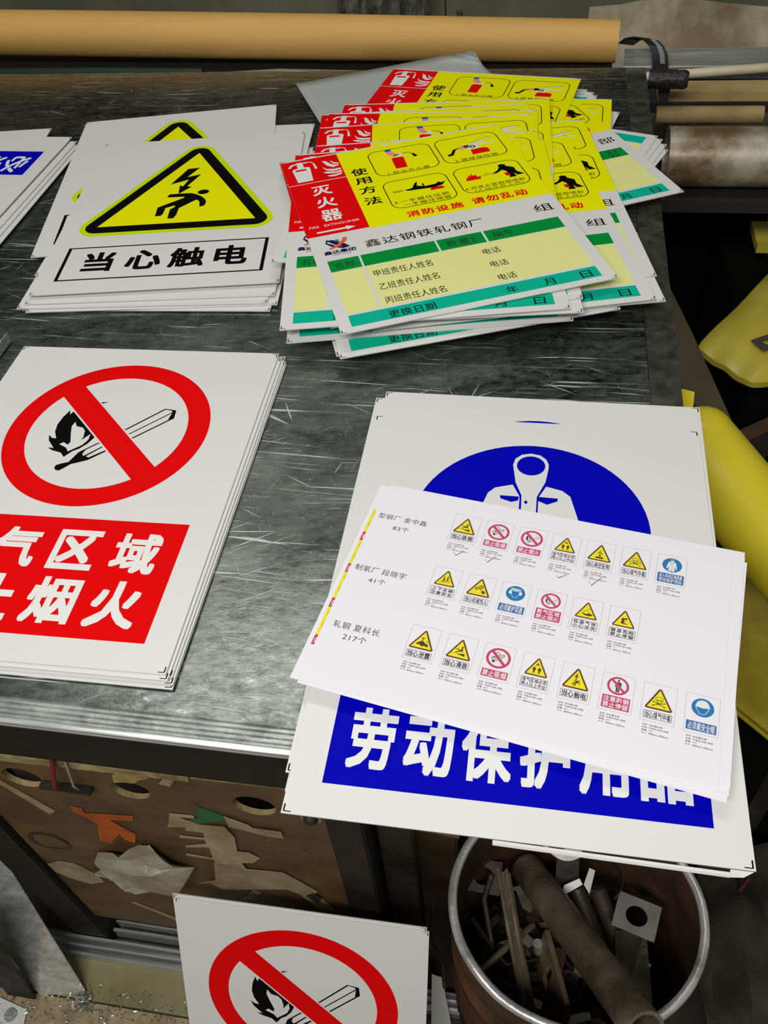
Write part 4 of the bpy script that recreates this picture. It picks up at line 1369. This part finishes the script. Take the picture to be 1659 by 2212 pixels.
ws = place(warn_sign(), -0.6502, 1.1935, 0.0117, 8.30)
tag(ws, 'electric shock warning sign with its whole yellow triangle showing, on top of its stack', 'sign', 'electric shock warning signs')
E_ = [(-0.7147, 1.2735, 0.0099, 12.31, 'electric shock sign shifted back, only its triangle tip and caption end showing'),
      (-0.6450, 1.2445, 0.0081, 5.32, 'electric shock sign whose blank top right corner sticks out beside the gauze'),
      (-0.6415, 1.1850, 0.0063, 6.6, None), (-0.6400, 1.1790, 0.0045, 5.4, None), (-0.6330, 1.1745, 0.0027, 6.2, None),
      (-0.6177, 1.1828, 0.0009, 2.89, 'lowest sign of the electric shock stack, blank bottom edge nearest the front')]
for x, y, z, a, lab in E_:
    o = place(copy_tree(ws), x, y, z - 0.0 if z > 0.001 else 0.0012, a)
    tag(o, lab or 'white sign seen only as an edge in the middle of the electric shock stack', 'sign', 'electric shock warning signs')


# --- no open flame sign stack at the left (oxygen area wording)
def no_fire_sign(W, H, cx, cy, ro, box, rows):
    root = panel('prohibition_sign', W, H)
    p = Print()
    no_ring(p, cx, cy, ro, 'red', 'white', 1, 5)
    pic_match(p, cx, cy, ro / 102.3, 'black', 'white', 2)
    p.build('prohibition_symbol', root)
    p = Print()
    p.rect(*box, 'red', 1)
    for s, xs, y0, y1, w in rows:
        p.chars(s, xs, y0, y1, w, 'prnwhite', 2, 0.030)
    p.build('caption', root)
    return root


nf = no_fire_sign(291, 396, 145.6, 129.9, 102.3, (25.7, 246, 265.5, 370.6), (('氧气区域', (63, 118, 173, 228), 259.5, 303.5, 41), ('禁止烟火', (63, 118, 173, 228), 312, 359, 43)))
place(nf, -0.5555, 0.7058, 0.0085, 1.18)
tag(nf, 'top no open flame sign with a red ring and red caption at the left', 'sign', 'no open flame signs stacked at the left')
for i, (dx, dy, z, a) in enumerate(((0.004, -0.003, 0.0067, 0.95), (0.0065, 0.0015, 0.0049, 0.85), (0.008, -0.004, 0.0031, 0.9), (0.009, -0.006, 0.0013, 0.8))):
    o = place(copy_tree(nf), -0.5555 + dx, 0.7058 + dy, z, a)
    tag(o, 'white sign seen only as an edge under the top no open flame sign', 'sign', 'no open flame signs stacked at the left')


# --- blue sign stack at the far left, upside down
def helmet_sign():
    root = panel('mandatory_sign', 300, 400)
    p = Print()
    p.disc(151, 134, 99, 'blue', 1)
    pic_helmet(p, 'prnwhite', 2)
    p.build('mandatory_symbol', root)
    p = Print()
    p.rect(23, 277, 277, 350.5, 'blue', 1)
    spread(p, '必须戴安全帽', 31, 268, 284, 334, 'prnwhite', 2, 0.02)
    p.build('caption', root)
    return root


hs = place(helmet_sign(), -0.7228, 0.8196, 0.0110, 179.07)
tag(hs, 'upside down blue mandatory sign on top of the far left stack', 'sign', 'blue signs stacked at the far left')
for x, y, z, a, lab in ((-0.7107, 0.8581, 0.0092, 187.91, 'blue sign turned in the far left stack, blank corner sticking out at the back'),
                        (-0.7105, 0.8130, 0.0074, 179.4, None), (-0.7020, 0.8060, 0.0056, 179.9, None), (-0.6930, 0.7987, 0.0038, 180.34, 'lowest sign of the far left stack, edge nearest the electric shock signs')):
    o = place(copy_tree(hs), x, y, z, a)
    tag(o, lab or 'white sign seen only as an edge in the far left blue stack', 'sign', 'blue signs stacked at the far left')


# --- protective clothing signs, lower right
def ppe_sign():
    root = panel('mandatory_sign', 300, 400)
    p = Print()
    p.disc(151.5, 132, 100, 'blue', 1)
    pic_coverall(p, 'white', 'blue', 2)
    p.build('mandatory_symbol', root)
    p = Print()
    p.rect(23.2, 247, 277.6, 376, 'blue', 1)
    p.chars('进入车间正确佩戴', [36 + 33 * i for i in range(8)], 258, 302, 29, 'prnwhite', 2, 0.02)
    for ch, a, b in (('劳', 36, 68.5), ('动', 75, 109), ('保', 114.5, 149), ('护', 154.5, 188), ('用', 194, 226), ('品', 233.5, 266.5)):
        p.text(ch, a, 316, b, 363, 'prnwhite', 2, 0.030)
    p.build('caption', root)
    return root


ps = place(ppe_sign(), -0.1450, 0.6219, 0.0088, 0.23)
tag(ps, 'top blue work clothing sign under the order sheets, overhanging the bench edge', 'sign', 'blue work clothing signs')
for x, y, z, a, lab in ((-0.1408, 0.6600, 0.0070, -0.3, 'blue work clothing sign shifted back, a sliver of blue disc showing at the top'),
                        (-0.1500, 0.6520, 0.0052, 0.3, None), (-0.1470, 0.6440, 0.0034, 0.5, None), (-0.1475, 0.6400, 0.0016, 0.2, None)):
    o = place(copy_tree(ps), x, y, z, a)
    tag(o, lab or 'white sign seen only as an edge in the work clothing stack', 'sign', 'blue work clothing signs')
fl = MB()
fl.strip([(0.14, -0.4004, -0.0004), (0.14, -0.4016, -0.0016), (0.14, -0.4024, -0.0035)], (0.145, -0.0012, -0.0016), 0.0004, 'white')
fl.add([(0.285, -0.4004, -0.0006), (0.299, -0.4004, -0.0004), (0.293, -0.4034, -0.0035), (0.285, -0.4036, -0.0051)], [(0, 1, 2, 3), (3, 2, 1, 0)], 'white')
fl.build('loose_film_edge', ps)

# --- fire extinguisher cards
card = panel('fire_extinguisher_card', 300, 400)
p = Print()
p.rect(0, 3, 75, 203, 'red', 1)
p.rect(0, 69.4, 75, 70.6, 'prnwhite', 2)
p.poly([(11.4, 29), (13, 26), (19, 24.5), (19.5, 17), (19.5, 9), (27.5, 9), (27.5, 24), (33, 25), (35, 28), (32.9, 63.8), (13.2, 64.1)], 'prnwhite', 2)
p.rect(15, 29, 29.5, 33.5, 'red', 3)
p.stroke([(20, 12), (13, 13.5), (8.5, 20.5)], 3.4, 'prnwhite', 2)
p.stroke([(27, 12), (34, 11.6)], 3.0, 'prnwhite', 2)
p.stroke([(34, 11.2), (39, 12.5), (41.5, 18)], 1.4, 'prnwhite', 2)
p.poly([(40.4, 17), (42.4, 17), (44.2, 33.5), (40.6, 33.5)], 'prnwhite', 2)
for q in ([(52.8, 15.4), (58, 18), (64, 30), (72, 33), (72.6, 35), (64, 38), (57, 31)], [(63, 17), (68, 25), (73.3, 28), (73, 31), (66, 28)],
          [(50.1, 32), (55, 40), (64, 43), (73, 42.5), (72.8, 47), (62, 48.5), (54, 44)], [(48.2, 48), (55, 47.5), (63, 51), (73, 49.5), (72.4, 54.5), (62, 55), (53, 52)],
          [(52.6, 58), (62, 58.5), (72, 56), (71.4, 60), (62, 63), (55, 62)]):
    p.poly(q, 'prnwhite', 2)
for ch, y0, y1 in (('灭', 82, 106), ('火', 112, 138), ('器', 145, 172)):
    p.text(ch, 25.5, y0, 50.5, y1, 'prnwhite', 2, 0.022)
p.text('FIRE   EXTINGUIHER', 6.4, 178.5, 67.6, 183.5, 'prnwhite', 2, 0.0)
p.poly([(13.2, 193), (48.8, 192.6), (48.8, 189.8), (60, 194.8), (48.8, 199), (48.8, 196.4), (13.2, 196.4)], 'prnwhite', 2)
p.build('red_header', card, 'red header with extinguisher symbol')

p = Print()
p.rect(75, 3, 300, 206, 'yellow', 1)
for ch, y0, y1 in (('使', 55, 74), ('用', 81, 98), ('方', 106, 124), ('法', 134, 153)):
    p.text(ch, 82.5, y0, 103.5, y1, 'black', 2, 0.016)
p.text('消防设施', 123.6, 185, 193.2, 199, 'red', 2, 0.026, 1.25)
p.text('请勿乱动', 205, 183, 274, 198, 'red', 2, 0.026, 1.25)
panel_ = p.build('usage_panel', card, 'yellow panel with four usage pictures')


def picture(x0, y0, x1, y1):
    q = Print()
    q.stroke(rrect(x0, y0, x1, y1, 13), 1.2, 'black', 2, closed=True)
    return q


# step 1: hand lifting the extinguisher
p = picture(113, 17.6, 196.5, 87.5)
p.text('1.取出灭火器', 127, 80, 182, 86.5, 'black', 2, 0.004, 1.15)
p.poly([(142.3, 43), (155.6, 44), (157, 47), (155.2, 74.3), (140, 73.6), (140.6, 47)], 'red', 2)
p.poly([(137, 17), (145, 16.5), (146, 23), (138, 24)], 'cuff', 3)
p.poly([(138, 24), (146, 23), (150, 33), (154, 37), (146, 40), (139, 33)], 'skin', 3)
p.poly([(146, 36), (158, 34), (158, 41), (145, 42)], 'prnwhite', 3)
p.stroke([(157, 35), (166, 35), (171, 41)], 1.2, 'black', 3)
p.poly([(169, 41), (172, 40), (175.5, 49), (170.5, 50)], 'black', 3)
p.build('usage_picture', panel_)
# step 2: pulling the pin
p = picture(203.8, 18.5, 288, 88)
p.text('2.拔掉保险销', 216, 79.5, 273, 87, 'black', 2, 0.004, 1.15)
p.poly([(244, 60), (262, 59.5), (267, 63), (267, 73.5), (243, 74)], 'red', 2)
p.poly([(212, 63), (217, 62), (222, 52), (232, 48), (240, 48), (240, 50), (226, 53), (219, 67), (212, 68)], 'black', 2)
p.poly([(228, 49), (238, 45), (246, 46), (244, 53), (232, 54)], 'skin', 3)
p.poly([(238, 44), (254, 46), (257, 56), (244, 60), (238, 52)], 'prnwhite', 3)
p.ring(249, 52, 2, 4, 'black', 4, 20)
p.poly([(250, 42), (276, 33), (276, 35), (256, 45)], 'prnwhite', 3)
p.poly([(255, 47), (281, 46), (281, 48), (256, 51)], 'prnwhite', 3)
p.stroke([(250, 41), (276, 32.4), (277, 35)], 0.7, 'black', 3)
p.build('usage_picture', panel_)
# step 3: hand on the lever
p = picture(112.5, 105, 194, 174.5)
p.text('3.一手握住压把', 116, 155.5, 185.5, 163.5, 'black', 2, 0.004, 1.1)
p.text('一手握住喷管', 126, 165, 185.5, 172.5, 'black', 2, 0.004, 1.1)
p.poly([(135, 133), (146, 131), (152, 120), (156, 117), (153, 127), (160, 131), (160, 124), (162, 124), (162, 132), (176, 131), (181, 127), (184, 130), (190, 128), (184, 136), (172, 139),
        (150, 137), (140, 136)], 'black', 2)
p.poly([(168, 139), (182, 138), (185, 145), (166, 145)], 'red', 3)
for k in range(5):
    p.stroke([(121 + 2.6 * k, 130.5), (122.5 + 2.6 * k, 136)], 1.0, 'black', 2)
p.build('usage_picture', panel_)
# step 4: man spraying the flame
p = picture(203.8, 105.5, 289, 171)
p.text('4.对准火苗根部喷射', 206, 155.5, 283, 163, 'black', 2, 0.004, 1.1)
p.text('(人站立在上风)', 216, 163.8, 278.5, 170.2, 'black', 2, 0.004, 1.1)
p.poly([(214, 140), (216, 131), (218, 133), (220, 125), (222, 130), (224, 123), (226, 130), (229, 127), (230, 134), (234, 133), (233, 140)], 'red', 2)
p.stroke([(233, 134), (246, 133), (252, 132)], 0.7, 'black', 2)
p.text('3M', 240, 128.5, 246, 131.5, 'black', 2)
p.disc(267, 117, 5, 'black', 2, 4, 20)
p.poly([(262, 120), (271, 119), (280, 126), (280, 137), (287, 147), (278, 147), (275, 140), (276, 150), (267, 150), (269, 141), (268, 133), (264, 128), (255, 134), (249, 134), (259, 126)], 'black', 2)
p.poly([(263, 137), (268, 136), (270, 144), (265, 145)], 'red', 3)
p.build('usage_picture', panel_)

p = Print()
for q in ([(20, 216), (27, 216), (38, 226), (45, 236), (38, 235), (28, 227)], ):
    p.poly(q, 'navy', 1)
p.poly([(20, 215), (23, 215), (20, 221), (30, 231), (44, 237), (36, 238), (24, 231), (18, 222)], 'navy', 1)
p.poly([(40, 214), (45, 216), (42, 224), (30, 234), (20, 236.5), (20, 234), (30, 228), (38, 220)], 'orange', 2)
p.disc(32, 219, 3, 'p_blu', 3, 2.4, 16)
p.text('鑫达集团', 12.6, 239, 49.5, 247, 'navy', 1, 0.03)
p.text('XINDA GROUP', 22, 248.6, 43, 250.6, 'navy', 1, 0.01)
p.build('company_logo', card, 'navy and orange ring logo')


def record_table(title, unit, right, card_):
    p = Print()
    p.text(title, 61.5, 230.5, 203, 246.5, 'black', 1, 0.004, 1.12)
    if unit:
        p.text(unit, 267, 226, 290, 242, 'black', 1, 0.004)
    for x0, x1 in ((12.7, 48.5), (51, 137.5), (140, 193.2), (195.8, 286.5)):
        p.rect(x0, 260, x1, 283.6, 'green', 1)
    p.text('名称', 18.5, 266.5, 42, 278.5, 'dkgreen', 2, 0.008, 1.1)
    if right:
        p.text('21', 262, 261.5, 276, 270.5, 'dkgreen', 2, 0.008)
        p.text('22', 262, 273, 276, 282, 'dkgreen', 2, 0.008)
    else:
        p.text('数量2', 149, 266, 183, 279, 'dkgreen', 2, 0.008, 1.15)
        p.text('编号', 204, 266, 228, 278, 'dkgreen', 2, 0.008, 1.1)
    p.rect(13, 284.6, 47.6, 367, 'pale', 1)
    for k in range(3):
        p.rect(51, 284.6 + 27.5 * k, 286, 284.6 + 27.5 * k + 26.9, 'pale', 1)
    for k, c in enumerate('甲乙丙'):
        y = 296 + 27 * k
        p.text(c + '班责任人姓名', 57, y, 123.5, y + 13, 'black', 2, 0.002)
        p.text('电话', 182, y + 0.5, 202, y + 12.5, 'black', 2, 0.002)
    p.rect(13.3, 370.6, 285.6, 390.6, 'teal', 1)
    p.text('更换日期', 54.5, 376, 105, 389, 'black', 2, 0.004, 1.1)
    for c, x in (('年', 188.4), ('月', 230), ('日', 271)):
        p.text(c, x - 6, 376, x + 6, 388, 'black', 2, 0.004)
    return p.build('record_table', card_, 'green, pale yellow and teal record table')


record_table('鑫达钢铁轧钢厂', '组', False, card)
CG = 'fire extinguisher cards piled on the bench'
card.location = (-0.3463, 1.0752, T + 0.0412)
card.rotation_euler = (R(0.15), R(-0.35), R(22.6))
tag(card, 'topmost fire extinguisher card of the pile, its whole printed face uncovered', 'card', CG)
CARDS = [
    (-0.3330, 1.1047, 0.0388, 10.66, 'second fire extinguisher card of the pile, blank left edge showing below the top one'),
    (-0.3113, 1.1353, 0.0373, 9.08, 'fire extinguisher card showing only a yellow corner just right of the topmost card'),
    (-0.3575, 1.1050, 0.0283, 21.60, 'fire extinguisher card whose red corner peeks out at the upper left of the topmost card'),
    (-0.3027, 1.1206, 0.0358, 7.82, 'fire extinguisher card seen as a narrow yellow strip right of the topmost card'),
    (-0.3194, 1.1984, 0.0343, 8.52, 'fire extinguisher card with its whole red symbol showing behind the topmost card'),
    (-0.3154, 1.2490, 0.0328, 1.58, 'fire extinguisher card behind, its blank bottom left corner lying over the electric shock signs'),
    (-0.3272, 1.2487, 0.0313, 6.96, 'fire extinguisher card almost hidden, red corner at the left end of the second row'),
    (-0.3008, 1.2874, 0.0298, 3.05, 'fire extinguisher card with a small red corner in front of the rearmost card'),
    (-0.2651, 1.1193, 0.0268, 14.41, 'fire extinguisher card right of the topmost, its teal strip with two black characters showing'),
    (-0.2462, 1.1853, 0.0253, 11.48, 'fire extinguisher card whose small white corner sticks out over the rightmost front card'),
    (-0.2403, 1.1387, 0.0238, 11.69, 'fire extinguisher card with its blank front corner furthest right at the bottom of the pile'),
    (-0.3315, 1.1047, 0.0223, 11.12, 'fire extinguisher card low in the pile, long white front edge under the second card'),
    (-0.3317, 1.0667, 0.0208, 20.31, 'fire extinguisher card low in the pile, short white front edge right of centre'),
    (-0.2515, 1.4503, 0.0193, -9.12, 'rearmost fire extinguisher card, tilted the other way, red and yellow half showing'),
    (-0.2102, 1.3481, 0.0148, -1.93, 'fire extinguisher card showing only a yellow corner at the upper right of the pile'),
    (-0.3439, 1.0743, 0.0163, 21.20, 'lowest front fire extinguisher card, its left corner pointing towards the viewer'),
]
for x, y, z, a, lab in CARDS:
    tag(place(copy_tree(card), x, y, z, a), lab, 'card', CG)
o = place(copy_tree(card), -0.2739, 1.2835, 0.0178, 26.08)
for ch in list(o.children):
    if ch.name.startswith('record_table'):
        bpy.data.objects.remove(ch)
record_table('鑫达钢铁轧钢炼铁部', '部', True, o)
tag(o, 'fire extinguisher card pointing right, numbers 21 and 22 on its green bar', 'card', CG)
UP = [
    (0.0249, 1.0080, 0.0018, 175.60, None),
    (0.0179, 0.9954, 0.0033, 173.18, None),
    (0.0137, 0.9808, 0.0048, 171.92, None),
    (0.0135, 0.9238, 0.0063, 167.28, 'upside down card with one white corner right of the yellow corner'),
    (0.0094, 0.8209, 0.0078, 157.52, 'upside down fanned card, white corner furthest right'),
    (0.0181, 0.8296, 0.0093, 159.10, None),
    (0.0174, 0.8402, 0.0108, 159.72, None),
    (0.0164, 0.8456, 0.0123, 160.54, 'upside down fanned card on top of the right fan, its teal strip showing')]
for i, (x, y, z, a, lab) in enumerate(UP):
    tag(place(copy_tree(card), x, y, z, a), lab or ('upside down card showing just a white corner tab behind the pile' if i < 3 else 'upside down card in the middle of the right fan'), 'card', CG)

# --- white gauze backing lying under the cards
gm = bpy.data.materials.new('dotted_white_mesh')
gm.use_nodes = True
nt = gm.node_tree
b = nt.nodes['Principled BSDF']
b.inputs['Roughness'].default_value = 0.6
tc = nt.nodes.new('ShaderNodeTexCoord')
vo = nt.nodes.new('ShaderNodeTexVoronoi')
vo.inputs['Scale'].default_value = 330
vo.inputs['Randomness'].default_value = 0.0
mpn = nt.nodes.new('ShaderNodeMapping')
mpn.inputs['Rotation'].default_value = (0, 0, 0.78)
nt.links.new(tc.outputs['Object'], mpn.inputs['Vector'])
nt.links.new(mpn.outputs['Vector'], vo.inputs['Vector'])
cr_ = nt.nodes.new('ShaderNodeValToRGB')
cr_.color_ramp.elements[0].position = 0.25
cr_.color_ramp.elements[0].color = (*lin((222, 225, 222)), 1)
cr_.color_ramp.elements[1].position = 0.5
cr_.color_ramp.elements[1].color = (*lin((168, 172, 168)), 1)
nt.links.new(vo.outputs['Distance'], cr_.inputs['Fac'])
nt.links.new(cr_.outputs['Color'], b.inputs['Base Color'])
M['gauze_dot'] = gm
V, F = [], []
NX, NY = 22, 10
for j in range(NY):
    for i in range(NX):
        a, c = i / (NX - 1), j / (NY - 1)
        x = 0.315 * a
        y = -0.21 * c + 0.0
        curl = max(0, a - 0.70) / 0.30
        z = 0.0136 + 0.010 * curl ** 2 * max(0, 1 - c * 5)
        x -= 0.02 * curl ** 2
        V.append((x, y - 0.03 * curl ** 2 * (1 - c), z))
F = [(j * NX + i, j * NX + i + 1, (j + 1) * NX + i + 1, (j + 1) * NX + i) for j in range(NY - 1) for i in range(NX - 1)]
g = mesh_obj('gauze_sheet', V, F, 'gauze_dot', smooth=True)
so = g.modifiers.new('thickness', 'SOLIDIFY')
so.thickness = 0.0005
g.location = (-0.4055, 1.4057, T)
g.rotation_euler = (0, 0, R(25.92))
tag(g, 'white dotted mesh sheet curling up under the rearmost card', 'mesh sheet')

# --- A4 order sheets
def a4(marks_=False):
    return panel('order_sheet', 297, 210, 'paper', 0.00025, marks=False)


OG = 'printed order sheets on the blue sign'
top4 = a4()
THUMBS = [
    (0, 0, 'slip', ['当心跌倒'], '20个'), (0, 1, 'smoke', ['禁止吸烟'], '10个'), (0, 2, 'match', ['禁止烟火'], '10个'), (0, 3, 'two', ['煤气区域必须', '两人以上作业'], '8个'),
    (0, 4, 'fallobj', ['当心高空坠物'], '10个'), (0, 5, 'skull', ['当心煤气中毒'], '10个'), (0, 6, 'coverall', ['进入车间正确佩戴', '劳动保护用品'], '15个'),
    (1, 0, 'stairs', ['上下走梯', '注意安全'], '15个'), (1, 1, 'gears', ['当心机械伤人'], '10个'), (1, 2, 'ear', ['必须戴护耳器'], '4个'), (1, 3, 'match2', ['氧气区域', '禁止烟火'], '5个'),
    (1, 4, 'cold', ['低温气体', '小心冻伤'], '4个'), (1, 5, 'choke', ['窒息危险', '禁止停留'], '3个'),
    (2, 0, 'leak', ['当心泄露'], '14个'), (2, 1, 'slip', ['当心滑跌'], '50个'), (2, 2, 'smoke', ['禁止吸烟'], '60个'), (2, 3, 'two', ['煤气区域必须', '两人以上作业'], '20个'),
    (2, 4, 'elec', ['当心触电'], '20个'), (2, 5, 'stand', ['注意跑钢', '禁止停留'], '20个'), (2, 6, 'skull', ['当心煤气中毒'], '16个'), (2, 7, 'helmet', ['必须戴安全帽'], '15个')]
THUMB_NAME = {'slip': 'slip warning', 'smoke': 'no smoking', 'match': 'no open flame', 'match2': 'no open flame', 'two': 'two workers', 'fallobj': 'falling objects', 'skull': 'skull',
              'coverall': 'work clothing', 'stairs': 'stairs warning', 'gears': 'gears warning', 'ear': 'ear protection', 'cold': 'cold gas warning', 'choke': 'suffocation warning',
              'leak': 'leaking valve', 'elec': 'electric shock', 'stand': 'no standing', 'helmet': 'safety helmet'}
ROWY = ((17.3, 0.13), (78.2, 0.50), (139.2, 0.60))
ROWX = ((73.8, 27.8), (73.1, 27.72), (72.6, 28.52))
for r_, c_, kind, rows, num in THUMBS:
    args = (ROWX[r_][0] + ROWX[r_][1] * c_, ROWY[r_][0] + ROWY[r_][1] * c_, 22.6 / 300.0, 1)
    p, pc, psp = Print(*args), Print(*args), Print(*args)
    thumb(p, pc, psp, kind, rows, num)
    th = p.build('sign_thumbnail', top4, 'printed ' + THUMB_NAME[kind] + ' sign')
    pc.build('caption', th)
    psp.build('specification_text', th)
for s1, s2, a, b_ in (('型钢厂 金中鑫', '83个', (10.3, 33, 52.8, 39), (26.5, 44.5, 40.5, 50)), ('制氧厂 段晓宇', '41个', (10.4, 93, 53.1, 99.5), (25.2, 104, 39.4, 109.5)),
                      ('轧钢 夏科长', '217个', (13.5, 151.5, 50.6, 158), (24.5, 161.5, 43.4, 167.5))):
    p = Print()
    p.text(s1, *a, 'p_txt', 1, 0.0, 1.1)
    p.text(s2, *b_, 'p_txt', 1, 0.0, 1.05)
    p.build('heading', top4)
p = Print()
for y0, y1, m in ((30.5, 58, 'p_yel'), (58, 68, 'p_red'), (68, 94.5, 'p_yel'), (94.5, 104, 'p_red'), (104, 131.5, 'p_yel'), (131.5, 141, 'p_red'), (141, 168.5, 'p_yel'), (168.5, 178, 'p_red')):
    p.rect(3.8, y0, 6.3, y1, m, 1)
    if m == 'p_red':
        p.stroke([(6.2, y0 + 2.5), (5.0, y0 + 4.5), (6.0, y0 + 6), (5.2, y0 + 7.5)], 0.7, 'prnwhite', 2)
    else:
        p.stroke([(6.25, y0 + 3), (5.8, y0 + 5), (6.2, y0 + 8)], 0.25, 'p_txt', 2)
        p.stroke([(6.25, y0 + 15), (5.7, y0 + 18), (6.2, y0 + 21)], 0.25, 'p_txt', 2)
p.build('border_strip', top4, 'yellow and red printed edge strip')
for q in ([(83.2, 60.6), (85.0, 63.6), (91.0, 56.6)], [(109.3, 61.5), (111.6, 63.9), (117.0, 55.5)], [(166.9, 63.2), (169.1, 64.9), (175.0, 59.4)], [(191.8, 61.6), (194.5, 65.7), (201.5, 55.0)]):
    p = Print()
    p.stroke(q, 0.35, 'p_txt', 3)
    p.build('check_mark', top4)
top4.location = (-0.124, 0.523, T + 0.0150)
top4.rotation_euler = (R(-2.16), R(0.19), R(-9.1))
tag(top4, 'top printed order sheet with rows of small signs and pencil ticks', 'paper sheet', OG)
bpy.context.view_layer.update()
for sx, sy, dz, da, lab in ((0.0085, 0.0030, -0.0006, -0.35, 'second order sheet, its white upper edge showing behind the top one'),
                            (0.0088, -0.0012, -0.0011, -0.55, 'third order sheet, white right edge showing beyond the top one'),
                            (0.0108, -0.0015, -0.0016, -1.35, 'lowest order sheet, white strip showing along the front edge')):
    o = a4()
    o.matrix_world = top4.matrix_world @ Matrix.Translation((sx, sy, dz)) @ Matrix.Rotation(R(da), 4, 'Z')
    tag(o, lab, 'paper sheet', OG)

# --- no open flame signs leaning against the brown board
lean = no_fire_sign(300, 400, 148, 146, 118, (26, 292, 274, 376), (('禁止烟火', (60, 120, 180, 240), 304, 364, 50),))
lean.matrix_world = Matrix(((0.9999, 0.0025, 0.015, -0.369), (0.0113, 0.4035, -0.9150, 0.300), (-0.0084, 0.9149, 0.4035, 0.3775), (0, 0, 0, 1)))
tag(lean, 'no open flame sign leaning in front, largest red ring at the bottom', 'sign', 'no open flame signs leaning in front')
o = copy_tree(lean)
nv = lean.matrix_world.to_3x3() @ Vector((0, 0, 1))
o.matrix_world = Matrix.Translation(-nv * 0.0022 + Vector((-0.0028, 0.001, 0.0045))) @ lean.matrix_world
tag(o, 'second no open flame sign right behind the leaning one, top edge showing', 'sign', 'no open flame signs leaning in front')
